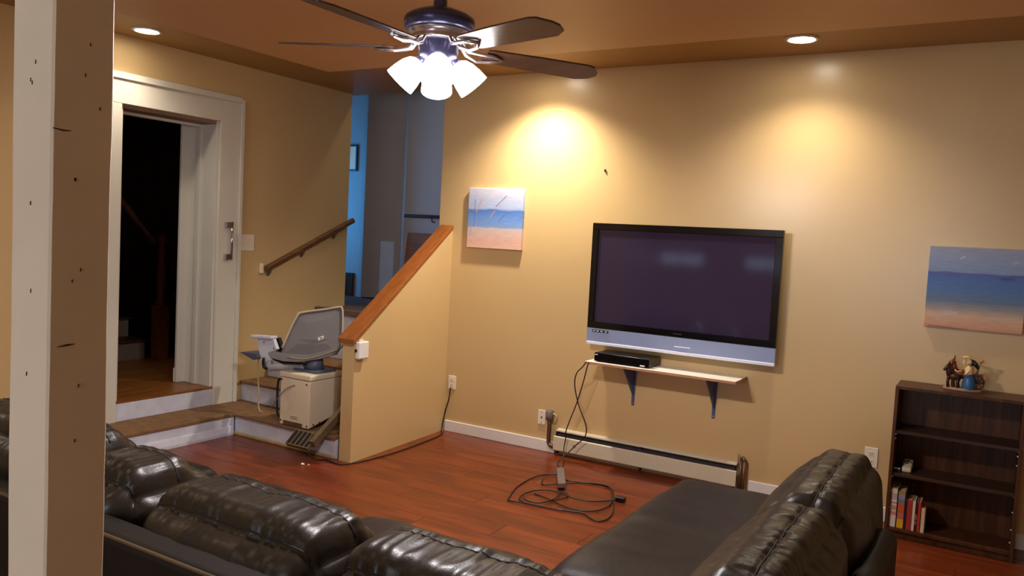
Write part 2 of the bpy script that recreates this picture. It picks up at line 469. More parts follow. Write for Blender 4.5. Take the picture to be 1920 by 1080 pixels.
prism(b_, [(p[0], p[1], p[2]+.001) for p in top], (0, 0, .034), bev=.004)
struct('trim_1', b_, m_cap)

# ================================================================== STAIRCASE
st = thing('staircase', 'short staircase with white risers and worn brown treads rising behind the sloped half wall', 'stairs', (-.8, -1.2, 0))
RS = [(.157, -1.19), (.318, -.84), (.50, -.56), (.69, -.28), (.87, 0.0)]   # top height, riser plane y
zprev = 0
for i, (z, yr) in enumerate(RS):
    yn = RS[i+1][1] if i < 4 else .33
    xr = kx(0, min(yn, -.001))-.006 if i < 4 else -.15
    x0 = XL+.002
    if i == 0: x0 = FX0-.0
    obj('riser', box(BM(), x0, xr, yr, yr+.02, zprev, z-.022, bev=.002), m_riser, st)
    if i == 0:
        b_ = box(BM(), x0, xr, yr-.018, -.842, z-.022, z, bev=.005)
        obj('tread', b_, m_carpet, st)
    elif i < 4:
        obj('tread', box(BM(), x0, xr, yr-.02, yn-.002, z-.022, z, bev=.005), m_carpet, st)
    zprev = z
obj('shoe_moulding', box(BM(), FX0+.001, -.062, -1.212, -1.192, 0, .024, bev=.006), mat('worn_moulding', srgb(170, 150, 112), rough=.6, var=.15, scale=12), st)
# winder platform in front of the doorway
obj('platform', box(BM(), XL+.002, FX0, -3.3, -.842, .132, .157, bev=.005), m_carpet, st)
b_ = box(BM(), FX0-.03, FX0-.01, -3.3, -1.19, 0, .131, bev=.002)
obj('platform_riser', b_, m_riser, st)
b_ = BM(); prism(b_, [(FX0-.01, -3.3, 0), (FX0+.02, -3.3, 0), (FX0+.02, -3.3, .02), (FX0+.008, -3.3, .062), (FX0-.01, -3.3, .068)], (0, 2.08, 0))
obj('base_moulding', b_, m_riser, st)
# landing / hall floor upstairs
struct('floor_hall', box(BM(), -4.0, 2.6, .001, 2.2, .70, .87), mat('dark_hall_carpet', srgb(96, 78, 72), rough=.95, var=.2, scale=20))
obj('nosing', box(BM(), XL+.002, -.145, -.045, .0, .835, .885, bev=.006), mat('frayed_carpet_edge', srgb(110, 84, 72), rough=.95, var=.3, scale=60, bump=.8, bscale=120), st)

# stairwell / hall walls
HY = 1.25
b_ = box(BM(), -4.0, -2.00, HY, HY+.1, .87, 3.5)
struct('wall_hall_left', b_, m_hall)
struct('wall_hall_middle', box(BM(), -2.10, -1.60, HY+.18, HY+.28, .87, 3.5), m_hall)
struct('wall_hall_right', box(BM(), -1.60, 2.6, HY+.18, HY+.28, .87, 3.5), m_hall)
struct('wall_hall_side', box(BM(), 2.6, 2.7, .16, HY+.3, .87, 3.5), m_hall)
struct('wall_hall_end', box(BM(), -4.1, -4.0, .24, HY+.1, .87, 3.5), m_hall)
b_ = box(BM(), -4.0, -3.75, .24, .34, .87, 3.5); box(b_, -2.75, XL-.301, .24, .34, .87, 3.5)
box(b_, -3.75, -2.75, .24, .34, .87, 1.25); box(b_, -3.75, -2.75, .24, .34, 2.45, 3.5)
struct('wall_hall_near', b_, m_hall)
struct('ceiling_hall', box(BM(), -4.1, 2.7, .40, HY+.3, 3.5, 3.6), m_hall)
# unseen hall window, assumed from the blue light on the hall wall
b_ = box(BM(), -3.75, -3.71, .26, .32, 1.25, 2.45); box(b_, -2.79, -2.75, .26, .32, 1.25, 2.45)
box(b_, -3.71, -2.79, .26, .32, 1.25, 1.29); box(b_, -3.71, -2.79, .26, .32, 2.41, 2.45); box(b_, -3.71, -2.79, .28, .31, 1.84, 1.87)
wn = struct('window_4', b_, m_white)
obj('pane', box(BM(), -3.71, -2.79, .265, .275, 1.29, 2.41), m_assumedday, wn)
struct('trim_2', box(BM(), -2.06, -2.0, HY-.05, HY-.0005, .87, 3.2, bev=.003), m_hall)
# grey door standing ajar between the blue lit wall and the handrail wall
b_ = BM(); prism(b_, [(-1.93, 1.105, .885), (-1.655, 1.385, .885), (-1.655, 1.385, 3.05), (-1.93, 1.105, 3.05)], (-.028, .028, 0), bev=.003)
hd_ = thing('hall_door', 'tall grey door standing ajar in the dim upstairs hall', 'door', (-1.8, 1.25, .875)); obj('leaf', b_, mat('dim_grey_door_paint', srgb(146, 134, 130), rough=.5, var=.03), hd_)
b_ = BM(); prism(b_, [(-1.80, 1.2325, .93), (-1.70, 1.3343, .93), (-1.70, 1.3343, 1.48), (-1.80, 1.2325, 1.48)], (.006, -.006, 0), bev=.002)
obj('panel', b_, mat('daylight_patch_blue', srgb(170, 180, 206), rough=.5), hd_)  # patch of blue daylight on the door, put into this panel's colour
# little dark framed window in the blue lit wall
wn = struct('window_1', (lambda q: (box(q, -2.36, -2.175, HY-.022, HY-.0005, 2.21, 2.23), box(q, -2.36, -2.175, HY-.022, HY-.0005, 2.47, 2.49), box(q, -2.36, -2.345, HY-.022, HY-.0005, 2.23, 2.47), box(q, -2.19, -2.175, HY-.022, HY-.0005, 2.23, 2.47), q)[-1])(BM()), mat('dark_blue_frame', srgb(36, 52, 84), rough=.4))
obj('pane', box(BM(), -2.345, -2.19, HY-.010, HY-.004, 2.23, 2.47), m_panebeige, wn)
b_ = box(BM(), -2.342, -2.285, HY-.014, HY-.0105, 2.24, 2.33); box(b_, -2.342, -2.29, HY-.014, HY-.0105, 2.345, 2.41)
obj('bright_reflection', b_, m_paneglow, wn)  # reflection drawn in as glowing patches over the pane
# brown dado at the left foot, brown panel and handrail on the right
struct('trim_4', box(BM(), -3.2, -2.157, HY-.03, HY-.0005, .87, 1.12, bev=.004), m_walnut)
b_ = BM(); prism(b_, [(-1.64, HY+.158, 1.0), (-1.20, HY+.158, 1.0), (-1.20, HY+.158, 1.585), (-1.585, HY+.158, 1.585)], (0, .020, 0), bev=.003)
tag(obj('wood_panel', b_, wood_mat('hall_panel_wood', srgb(128, 78, 42), srgb(156, 100, 58), rough=.45)), 'brown wooden panel under the upper hall handrail', 'panel')
b_ = box(BM(), -1.60, -.30, HY+.10, HY+.135, 1.742, 1.776, bev=.008)
hr = thing('hall_handrail', 'short dark level handrail on the grey upstairs hall wall', 'handrail', (-1.0, HY+.15, 1.74))
obj('rail', b_, mat('dark_purple_brown_wood', srgb(62, 36, 36), rough=.4), hr)
for xx in (-1.25, -.6):
    b_ = BM(); tube(b_, [(xx, HY+.178, 1.705), (xx, HY+.13, 1.705), (xx, HY+.118, 1.742)], .006)
    obj('bracket', b_, m_dark, hr)

# ================================================================== DOORWAY
door = thing('doorway', 'open doorway with wide cream painted casing at top of the low platform', 'doorway', (XL, -1.54, .157))
CW = -.915
b_ = box(BM(), XL+.0005, XL+.026, DY1, CW, .158, 2.56, bev=.003); obj('casing_side', b_, m_trimw, door)
b_ = box(BM(), XL+.0005, XL+.026, -2.10, DY0, .158, 2.365, bev=.003); obj('casing_side', b_, m_trimw, door)
b_ = box(BM(), XL+.0005, XL+.026, -2.10, DY1-.0005, 2.366, 2.56, bev=.003); obj('casing_head', b_, m_trimw, door)
b_ = box(BM(), XL+.0265, XL+.042, CW-.03, CW, .158, 2.56, bev=.003); box(b_, XL+.0265, XL+.042, -2.10, CW-.031, 2.53, 2.575, bev=.003); obj('backband', b_, m_trimw, door)
b_ = box(BM(), XL-.30, XL-.0005, DY1-.022, DY1-.0005, .305, DZ1-.001); obj('jamb', b_, m_trimw, door)
b_ = box(BM(), XL-.30, XL-.0005, DY0+.0005, DY0+.022, .305, DZ1-.001); obj('jamb', b_, m_trimw, door)
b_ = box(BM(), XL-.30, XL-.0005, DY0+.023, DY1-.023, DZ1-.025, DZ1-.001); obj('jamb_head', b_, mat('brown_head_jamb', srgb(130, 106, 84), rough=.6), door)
b_ = box(BM(), XL-.20, XL-.16, DY1-.04, DY1-.0225, .305, DZ1-.026, bev=.002); box(b_, XL-.20, XL-.16, DY0+.023, DY1-.0405, DZ1-.045, DZ1-.0255, bev=.002); obj('door_stop', b_, m_trimw, door)
b_ = box(BM(), XL-.325, XL-.3005, DY1-.10, DY1+.06, .305, 2.4, bev=.003); obj('inner_casing', b_, m_trimw, door)
b_ = box(BM(), XL-.335, XL-.3255, DY1-.105, DY1+.06, .305, .42, bev=.006); obj('plinth_block', b_, m_trimw, door)
b_ = box(BM(), XL-.02, XL+.012, DY0+.001, DY1-.001, .158, .285, bev=.003); obj('sill_riser', b_, m_riser, door)
# chrome grab handle on the casing
gh = thing('grab_handle', 'chrome grab handle on square mounts screwed to the cream door casing', 'handle', (XL+.027, -1.03, 1.45))
for z in (1.325, 1.575):
    obj('mount', box(BM(), XL+.0275, XL+.062, -1.075, -1.03, z-.022, z+.022, bev=.004), m_chrome, gh)
b_ = BM(); tube(b_, [(XL+.058, -1.022, 1.30), (XL+.058, -1.022, 1.60)], .009, sides=12); obj('bar', b_, m_chrome, gh)

# dark room beyond the doorway
struct('floor_side_room', box(BM(), -5.4, XL+.012, -3.4, .2, .286, .304), m_oak)
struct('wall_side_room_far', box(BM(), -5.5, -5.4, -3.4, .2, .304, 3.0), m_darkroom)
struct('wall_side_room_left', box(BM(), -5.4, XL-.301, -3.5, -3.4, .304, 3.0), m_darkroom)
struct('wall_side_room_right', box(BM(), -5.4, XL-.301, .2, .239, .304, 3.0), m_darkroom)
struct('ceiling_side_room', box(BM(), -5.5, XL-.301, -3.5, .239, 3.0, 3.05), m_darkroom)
ds = thing('side_room_stairs', 'dim wooden steps seen through the dark doorway', 'stairs', (-3.6, -1.3, .304))
zz = .304
for i in range(5):
    xa = -2.90-.25*i
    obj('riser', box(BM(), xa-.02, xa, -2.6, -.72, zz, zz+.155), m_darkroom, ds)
    obj('tread', box(BM(), xa-.27, xa+.025, -2.6, -.70, zz+.155, zz+.18, bev=.004), m_walnut, ds)
    zz += .18
nw = thing('newel_post', 'reddish brown newel post at the foot of the dim steps through the doorway', 'newel post', (-2.82, -.62, .304))
obj('post_base', box(BM(), -2.875, -2.765, -.675, -.565, .3045, .80, bev=.004), m_newel, nw)
b_ = BM(); lathe(b_, [(.05, .80), (.052, .83), (.03, .86), (.035, .95), (.042, 1.05), (.03, 1.25), (.045, 1.30), (.028, 1.33), (.05, 1.40), (.042, 1.46), (0, 1.48)], (-2.82, -.62, 0), n=20); obj('turned_shaft', b_, m_newel, nw)
b_ = BM(); tube(b_, [(-2.90, -.62, 1.36), (-4.6, -.62, 2.55), (-5.399, -.62, 2.55)], .03, sides=10)
tag(obj('side_room_banister', b_, m_rail), 'dark banister rising from newel post inside dim side room', 'handrail')
# inner door leaf standing open, only its edge and knob show
dl = thing('inner_door', 'open dark door leaf inside the side room with pale round knob', 'door', (-1.80, -1.93, .304))
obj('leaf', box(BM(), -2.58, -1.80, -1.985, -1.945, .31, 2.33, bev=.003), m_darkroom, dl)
b_ = BM(); lathe(b_, [(.012, 0), (.012, .035), (.028, .045), (.032, .06), (.026, .075), (0, .08)], (-1.87, -1.945, 1.31), axis=(0, 1, 0), n=20)
obj('knob', b_, m_plate, dl)

# ================================================================== HANDRAIL on the doorway wall
hr = thing('stair_handrail', 'sloping brown wooden handrail on tan wall above the stairlift', 'handrail', (XL, -.15, 1.4))
b_ = BM(); d0 = Vector((XL+.055, -.66, 1.232)); d1 = Vector((XL+.055, .355, 1.672))
dirv = (d1-d0).normalized(); nv = Vector((1, 0, 0)).cross(dirv) * -1
prof = [(-.019, -.02), (.019, -.02), (.022, .008), (.012, .024), (-.012, .024), (-.022, .008)]
prism(b_, [d0+Vector((1, 0, 0))*a+nv*(-c) for a, c in prof], d1-d0, bev=.003)
obj('rail', b_, m_rail, hr)
for t in (.06, .42, .80):
    p = d0.lerp(d1, t); b_ = BM()
    tube(b_, [(XL+.001, p.y, p.z-.07), (XL+.03, p.y, p.z-.066), (XL+.053, p.y, p.z-.02)], .008)
    lathe(b_, [(.0, .0005), (.022, .001), (.022, .006), (.0, .008)], (XL, p.y, p.z-.07), axis=(1, 0, 0), n=16)
    obj('bracket', b_, m_rust, hr)
# round pale end plate at the rail's foot
obj('end_plate', box(BM(), XL+.001, XL+.03, -.69, -.665, 1.19, 1.27, bev=.004), m_plated, hr)

# ================================================================== WALL PLATES
def wall_plate(name, label, x0, x1, z0, z1, kind):
    t = thing(name, label, 'outlet' if kind != 'phone' else 'wall plate', ((x0+x1)/2, 0, z0))
    obj('cover', box(BM(), x0, x1, -.008, -.0008, z0, z1, bev=.003), m_plate, t)
    xc, zc = (x0+x1)/2, (z0+z1)/2
    h = z1-z0
    if kind == 'duplex':
        for s in (-1, 1):
            q = box(BM(), xc-.016, xc+.016, -.0105, -.0082, zc+s*h*.2-.013, zc+s*h*.2+.013, bev=.001)
            f = obj('receptacle', q, m_plate, t)
            q = box(BM(), xc-.008, xc-.005, -.0112, -.0105, zc+s*h*.2-.004, zc+s*h*.2+.006); box(q, xc+.005, xc+.008, -.0112, -.0105, zc+s*h*.2-.004, zc+s*h*.2+.006); box(q, xc-.002, xc+.002, -.0112, -.0105, zc+s*h*.2-.011, zc+s*h*.2-.007)
            obj('slot', q, m_dark, f)
    else:
        obj('jack', box(BM(), xc-.006, xc+.006, -.0100, -.0081, zc-.006, zc+.006), m_dark, t)
        for s in (-1, 1): obj('screw', box(BM(), xc-.003, xc+.003, -.0095, -.0081, zc+s*h*.38-.003, zc+s*h*.38+.003), m_dark, t)
    return t
wall_plate('wall_outlet', 'white outlet plate low on wall beside half wall, black cord plugged in', .027, .10, .347, .455, 'duplex')
wall_plate('phone_plate', 'pale jack plate low on wall just left of grey copper pipe', .87, .934, .197, .307, 'phone')
wall_plate('wall_outlet', 'white outlet plate low on wall between sofa end and bookcase', 3.152, 3.228, .315, .436, 'duplex')
t = thing('light_switch', 'beige light switch plate beside the cream door casing', 'switch', (XL, -.82, 1.37))
obj('cover', box(BM(), XL+.0008, XL+.007, -.91, -.757, 1.375, 1.505, bev=.002), m_plated, t)
obj('toggle', box(BM(), XL+.0072, XL+.016, -.837, -.827, 1.43, 1.45, bev=.001), m_plated, t)
b_ = BM(); tube(b_, [(.062, -.022, .36), (.055, -.02, .31), (.046, -.02, .25), (.02, -.02, .16), (.012, -.03, .09), (.02, -.06, .012), (.09, -.16, .006), (.13, -.45, .006), (.152, -.80, .006), (.135, -1.08, .006), (.10, -1.235, .006), (.045, -1.285, .006), (-.085, -1.26, .006), (-.13, -1.31, .008), (-.165, -1.345, .05), (-.175, -1.335, .082)], .005, smooth_n=6)
tag(obj('floor_cord', b_, m_cable), 'black cord running from outlet along foot of the half wall', 'cord')
# white transmitter box on the knee wall face
t = thing('call_station', 'small white call button box on face of the half wall', 'box', (.09, -1.13, .72))
b_ = box(BM(), .082, .118, -1.195, -1.09, .715, .835, bev=.010, seg=3); obj('case', b_, m_white, t)
obj('top_tab', box(BM(), .083, .095, -1.165, -1.125, .836, .846, bev=.002), m_plate, t)
obj('side_button', box(BM(), .088, .102, -1.203, -1.196, .765, .785, bev=.001), m_dark, t)
tag(obj('nail', box(BM(), 1.302, 1.308, -.012, -.0005, 2.095, 2.115), m_dark), 'small dark nail in wall above the television', 'nail')
b_ = BM(); lathe(b_, [(0, 0), (.012, .002), (.014, .008), (.006, .014), (0, .015)], (-.12, -1.44, 0), n=9); lathe(b_, [(0, 0), (.007, .002), (.006, .007), (0, .009)], (-.085, -1.42, 0), n=8)
tag(obj('crumb', b_, m_plate), 'tiny white scrap on the floor before the half wall', 'debris')

# ================================================================== STAIRLIFT
sl = thing('stairlift', 'cream stairlift with grey seat parked at foot of the stairs', 'stairlift', (-.45, -1.2, .0))
# carriage box
b_ = BM(); prism(b_, [(-.605, -1.205, .160), (-.312, -1.205, .166), (-.312, -1.205, .505), (-.605, -1.205, .505)], (0, .33, 0), bev=.008)
for v in b_.verts:
    if v.co.y > -.95 and v.co.z < .3: v.co.z += .075
cb = obj('carriage', b_, m_lift_w, sl)
b_ = box(BM(), -.612, -.305, -1.212, -.868, .507, .548, bev=.010); obj('top_cover', b_, m_lift_w, sl)
for (x, z) in ((-.590, .488), (-.345, .480), (-.590, .192), (-.33, .185)):
    b_ = BM(); lathe(b_, [(0, .003), (.006, .002), (.007, 0)], (x, -1.2055, z), axis=(0, -1, 0), n=10); obj('screw', b_, m_dark, cb)
for (yy, z) in ((-1.16, .192), (-1.10, .197)):
    b_ = BM(); lathe(b_, [(0, .003), (.006, .002), (.007, 0)], (-.3115, yy, z), axis=(1, 0, 0), n=10); obj('screw', b_, m_dark, cb)
obj('rating_label', box(BM(), -.50, -.415, -1.2062, -1.2052, .205, .245), m_lift_w, cb)
b_ = box(BM(), -.492, -.425, -1.2070, -1.2063, .232, .236); box(b_, -.492, -.425, -1.2070, -1.2063, .218, .223); obj('label_print', b_, mat('label_print', srgb(110, 90, 60), rough=.6), cb)
obj('vent', box(BM(), -.565, -.375, -1.2062, -1.2052, .165, .195), mat('vent_shadow', srgb(92, 70, 44), rough=.7, var=.3, scale=40), cb)
b_ = BM(); tube(b_, [(-.607, -1.16, .225), (-.650, -1.16, .200), (-.678, -1.16, .235), (-.680, -1.16, .435), (-.655, -1.16, .475), (-.607, -1.16, .46)], .008, smooth_n=4); obj('release_handle', b_, m_dark, sl)
b_ = BM(); tube(b_, [(-.455, -1.208, .462), (-.475, -1.225, .455), (-.52, -1.24, .425), (-.58, -1.24, .365), (-.645, -1.22, .305), (-.69, -1.205, .262)], .0035, smooth_n=5); obj('grey_lead', b_, mat('grey_lead', srgb(122, 104, 88), rough=.5), sl)
# rail and grille foot
b_ = BM(); prism(b_, [(-.168, -1.315, .092), (-.128, -1.315, .092), (-.128, -1.342, .136), (-.168, -1.342, .136)], (0, 1.15, .76)); 
obj('rail', b_, m_rust, sl)
FT = [(-.385, -1.330, .062), (-.385, -1.355, .085), (-.385, -1.250, .172), (-.385, -1.225, .145)]
b_ = BM(); prism(b_, FT, (.215, 0, 0), bev=.004); fo = obj('foot_housing', b_, m_rust, sl)
fd = (Vector(FT[2])-Vector(FT[1])).normalized(); fn = Vector((0, -fd.z, fd.y))
for k in range(5):
    p = Vector(FT[1])+fd*.010+Vector((.012+.042*k, 0, 0))+fn*.0005
    b_ = BM(); prism(b_, [p, p+Vector((.026, 0, 0)), p+Vector((.026, 0, 0))+fd*.112, p+fd*.112], fn*.002)
    obj('grille_slot', b_, m_dark, fo)
obj('under_plate', prism(BM(), [(-.56, -1.195, .1585), (-.33, -1.195, .1585), (-.33, -1.05, .185), (-.56, -1.05, .185)], (0, 0, .012)), m_rust, sl)
# seat pedestal / swivel arms
b_ = box(BM(), -.56, -.33, -1.13, -.93, .549, .565, bev=.003); obj('swivel_plate', b_, m_lift_d, sl)
b_ = BM(); lathe(b_, [(.07, .566), (.065, .60), (.06, .64)], (-.44, -1.04, 0), n=24, cap=True); obj('pedestal', b_, m_lift_d, sl)
b_ = BM(); tube(b_, [(-.80, -1.13, .535), (-.66, -1.11, .555), (-.50, -1.08, .585)], [.026, .024, .022], sides=10); obj('swing_arm', b_, m_lift_b, sl)
# backrest: curved grey shell facing the viewer, with pale piping and a sticker
bp = [(-.568, -1.258, .662), (-.560, -1.238, .723), (-.539, -1.188, .852), (-.517, -1.147, .948), (-.500, -1.124, .971), (-.387, -1.005, .999), (-.325, -.939, 1.017), (-.304, -.921, 1.002), (-.284, -.934, .852), (-.271, -.947, .73), (-.285, -.975, .68), (-.42, -1.10, .655)]
nb = Vector((.7, -.7, .15)).normalized()
cen = sum((Vector(p) for p in bp), Vector())/len(bp)
b_ = BM()
rings = []
for s, off in ((1.0, -.034), (1.0, -.004), (.965, .006), (.90, -.001), (.5, .004)):
    rings.append([b_.verts.new(cen+(Vector(p)-cen)*s+nb*off) for p in bp])
for a, c in zip(rings, rings[1:]):
    for k in range(len(bp)): b_.faces.new((a[k], a[(k+1) % len(bp)], c[(k+1) % len(bp)], c[k]))
b_.faces.new(rings[-1]); b_.faces.new(rings[0][::-1])
bk = obj('backrest', b_, m_lift_g, sl)
b_ = BM(); tube(b_, [Vector(p)+nb*.004+(Vector(p)-cen).normalized()*.004 for p in bp[1:10]], .008, smooth_n=4); obj('piping', b_, m_lift_e, bk)
lab = [Vector((-.378, -1.078, .803)), Vector((-.351, -1.048, .819)), Vector((-.349, -1.049, .800)), Vector((-.373, -1.077, .780))]
dpt = (cen-lab[0]).dot(nb)+.007
b_ = BM(); prism(b_, [p+nb*(dpt-.004) for p in lab], nb*.004); obj('sticker', b_, m_white, bk)
lc = sum(lab, Vector())/4
b_ = BM(); prism(b_, [lc+(p-lc)*.45+nb*(dpt+.0005) for p in lab], nb*.001); obj('sticker_print', b_, m_lift_g, bk)
# seat shell, dished band below the backrest
sp = [(-.623, -1.317, .681), (-.599, -1.290, .693), (-.525, -1.219, .679), (-.432, -1.128, .670), (-.344, -1.033, .706), (-.287, -.969, .738), (-.280, -.973, .685), (-.363, -1.065, .645), (-.464, -1.172, .622), (-.543, -1.249, .626), (-.605, -1.307, .648)]
b_ = BM(); prism(b_, [Vector(p)+nb*.012 for p in sp], Vector((-.10, .10, -.012)), bev=.006); se = obj('seat', b_, m_lift_g, sl)
b_ = BM(); tube(b_, [Vector(p)+nb*.014+Vector((0, 0, -.022)) for p in sp[2:6]], .007, smooth_n=4); obj('seat_piping', b_, mat('olive_piping', srgb(128, 116, 84), rough=.5), se)
b_ = BM(); prism(b_, [(-.60, -1.296, .640), (-.54, -1.235, .615), (-.46, -1.16, .612), (-.44, -1.10, .600), (-.56, -1.22, .598)], (-.07, .07, 0)); obj('seat_pan', b_, m_black, sl)
# arm
b_ = BM(); prism(b_, [(-.982, -1.10, .734), (-.811, -1.10, .750), (-.768, -1.10, .674), (-.850, -1.10, .628), (-.823, -1.10, .527), (-.925, -1.10, .514), (-.945, -1.10, .60), (-.972, -1.10, .68)], (0, .03, 0), bev=.004); ar = obj('arm_bracket', b_, m_lift_b, sl)
for (x, z) in ((-.905, .712), (-.80, .676)):
    b_ = BM(); lathe(b_, [(0, .003), (.006, .002), (.007, 0)], (x, -1.1003, z), axis=(0, -1, 0), n=10); obj('screw', b_, m_lift_d, ar)
b_ = box(BM(), -1.035, -.805, -1.125, -1.06, .738, .762, bev=.008, seg=3)
for v in b_.verts: v.co.z += (v.co.x+.92)*.06
obj('arm_pad', b_, m_lift_b, sl)
b_ = BM(); prism(b_, [(-.848, -1.06, .735), (-.792, -1.06, .757), (-.730, -1.06, .646), (-.803, -1.06, .637)], (0, .02, 0), bev=.002); obj('strap', b_, m_black, sl)
b_ = BM(); tube(b_, [(-.885, -1.118, .60), (-.885, -1.12, .55), (-.872, -1.12, .525), (-.845, -1.12, .522)], .010, smooth_n=3); obj('lever', b_, m_black, sl)
b_ = BM(); prism(b_, [(-1.135, -1.13, .612), (-.95, -1.13, .622), (-.93, -1.13, .590), (-.985, -1.13, .570)], (0, .16, 0), bev=.004); obj('footrest', b_, m_lift_d, sl)
b_ = BM(); tube(b_, [(-1.00, -1.06, .575), (-1.016, -1.055, .52), (-1.010, -1.052, .40), (-.998, -1.05, .30), (-1.003, -1.05, .225), (-.984, -1.05, .170), (-.955, -1.05, .164)], .005, smooth_n=5)
obj('cream_cord', b_, m_cord, sl)

# ================================================================== TELEVISION
tv = thing('television', 'large wall mounted flat television with black bezel and silver lower strip', 'television', (1.95, 0, .87))
TX0, TX1, TZ0, TZ1, TY = 1.292, 2.605, .868, 1.727, -.125
obj('rear_housing', box(BM(), TX0+.06, TX1-.06, -.075, -.001, TZ0+.06, TZ1-.06, bev=.01), m_black, tv)
obj('cabinet', box(BM(), TX0+.006, TX1-.006, TY+.035, -.0755, TZ0+.004, TZ1-.004, bev=.006), m_black, tv)
ZB = .985
b_ = BM()
bz = .046
box(b_, TX0, TX1, TY, TY+.0345, TZ1-bz, TZ1, bev=.003); box(b_, TX0, TX1, TY, TY+.0345, ZB, ZB+bz, bev=.003)
box(b_, TX0, TX0+bz, TY, TY+.0345, ZB+bz, TZ1-bz, bev=.003); box(b_, TX1-bz, TX1, TY, TY+.0345, ZB+bz, TZ1-bz, bev=.003)
obj('bezel', b_, m_gloss, tv)
obj('screen', box(BM(), TX0+bz-.001, TX1-bz+.001, TY+.012, TY+.030, ZB+bz-.001, TZ1-bz+.001), m_screen, tv)
b_ = BM()
prism(b_, [(TX0, TY-.002, ZB-.001), (TX0, TY+.034, ZB-.001), (TX0, TY+.034, TZ0+.022), (TX0, TY+.006, TZ0+.022)], (TX1-TX0, 0, 0))
sp_ = obj('speaker_strip', b_, m_silver, tv)
obj('bottom_edge', box(BM(), TX0, TX1, TY+.001, TY+.034, TZ0, TZ0+.0215, bev=.004), m_silver2, tv)
obj('control_panel', box(BM(), TX0+.045, TX0+.168, TY-.0045, TY-.0005, ZB-.026, ZB-.010), m_black, sp_)
for k, xx in enumerate((.052, .078, .108, .142)):
    obj('button', box(BM(), TX0+xx, TX0+xx+.017, TY-.0058, TY-.0046, ZB-.021, ZB-.015), m_silver2, sp_)
obj('bright_bar', box(BM(), 1.945, 2.055, TY-.0015, TY+.002, ZB-.066, ZB-.060, bev=.0008, seg=1), m_silver2, sp_)
obj('maker_mark', box(BM(), 1.93, 1.99, TY-.0006, TY+.0, ZB+.018, ZB+.026), mat('faint_grey_print', srgb(40, 36, 40), rough=.3), tv)

# ================================================================== SHELF UNDER TV, RECORDER
sh = thing('wall_shelf', 'narrow white wall shelf on two blue grey brackets under the television', 'shelf', (1.87, 0, .73))
obj('board', box(BM(), 1.358, 2.409, -.268, -.003, .749, .765, bev=.001, seg=1), m_shelfw, sh)
obj('front_edge', box(BM(), 1.358, 2.409, -.2705, -.2682, .7485, .7645), m_ply, sh)
obj('end_edge', box(BM(), 2.4092, 2.4115, -.268, -.003, .7485, .7645), m_ply, sh)
for xc in (1.625, 2.205):
    b_ = BM()
    prism(b_, [(xc-.019, -.001, .748), (xc+.019, -.001, .748), (xc+.009, -.001, .455), (xc-.009, -.001, .455)], (0, -.006, 0))
    prism(b_, [(xc-.004, -.0072, .740), (xc-.004, -.21, .740), (xc-.004, -.195, .722), (xc-.004, -.0072, .520)], (.008, 0, 0))
    box(b_, xc-.019, xc+.019, -.22, -.0072, .7405, .7485)
    obj('bracket', b_, m_bracket, sh)
    q = BM(); lathe(q, [(0, .004), (.005, .003), (.006, 0)], (xc, -.0073, .470), axis=(0, -1, 0), n=10); obj('screw', q, m_nickel, sh)
rc = thing('recorder_box', 'black set top recorder on left end of the white shelf', 'recorder', (1.60, -.1, .7652))
obj('case', box(BM(), 1.412, 1.815, -.226, -.03, .7715, .830, bev=.003), m_black, rc)
obj('front_panel', box(BM(), 1.412, 1.815, -.2305, -.2265, .7715, .828, bev=.001, seg=1), m_gloss, rc)
obj('status_light', box(BM(), 1.752, 1.785, -.2325, -.2307, .775, .783), m_white, rc)
obj('badge', box(BM(), 1.417, 1.437, -.2325, -.2307, .813, .819), m_silver2, rc)
for (xx, yy) in ((1.44, -.20), (1.785, -.20), (1.44, -.06), (1.785, -.06)):
    obj('foot', box(BM(), xx-.012, xx+.012, yy-.012, yy+.012, .7652, .7713), m_dark, rc)

# ================================================================== CABLES
b_ = BM(); tube(b_, [(1.395, -.277, .760), (1.388, -.282, .735), (1.352, -.25, .63), (1.306, -.22, .50), (1.262, -.18, .41), (1.222, -.17, .31), (1.190, -.16, .22), (1.178, -.13, .17), (1.170, -.13, .12), (1.185, -.17, .06), (1.215, -.22, .016), (1.262, -.32, .007), (1.31, -.42, .007), (1.42, -.573, .007), (1.52, -.549, .007), (1.66, -.518, .007), (1.747, -.559, .007), (1.849, -.771, .007), (1.927, -.954, .007), (1.95, -1.086, .007), (1.926, -1.151, .007), (1.873, -1.139, .007), (1.796, -1.087, .007), (1.694, -1.113, .007), (1.563, -1.137, .007), (1.438, -1.143, .007), (1.375, -1.107, .007), (1.354, -1.032, .010), (1.374, -.934, .014), (1.434, -.869, .016), (1.53, -.869, .018), (1.638, -.898, .015), (1.737, -.879, .012), (1.81, -.804, .010), (1.858, -.735, .012)], .0043, smooth_n=6)
cc = obj('power_cable', b_, m_cable)
tag(cc, 'black cable hanging from left end of shelf, looped on floor to a plug', 'cable')
b_ = box(BM(), 1.845, 1.905, -.745, -.70, .001, .03, bev=.006); obj('plug', b_, m_black, cc)
b_ = BM(); tube(b_, [(1.375, -.277, .760), (1.345, -.275, .72), (1.290, -.24, .67), (1.262, -.21, .60), (1.262, -.18, .51), (1.296, -.18, .415), (1.345, -.18, .32), (1.352, -.16, .25), (1.325, -.14, .19), (1.262, -.14, .125), (1.225, -.19, .07), (1.200, -.25, .035), (1.22, -.32, .012), (1.255, -.36, .014), (1.30, -.45, .012), (1.33, -.50, .012), (1.26, -.56, .010), (1.225, -.66, .008), (1.225, -.80, .006), (1.25, -.95, .006), (1.31, -1.12, .006), (1.34, -1.172, .006), (1.45, -1.165, .012), (1.55, -1.16, .014), (1.70, -1.14, .014)], .0043, smooth_n=6)
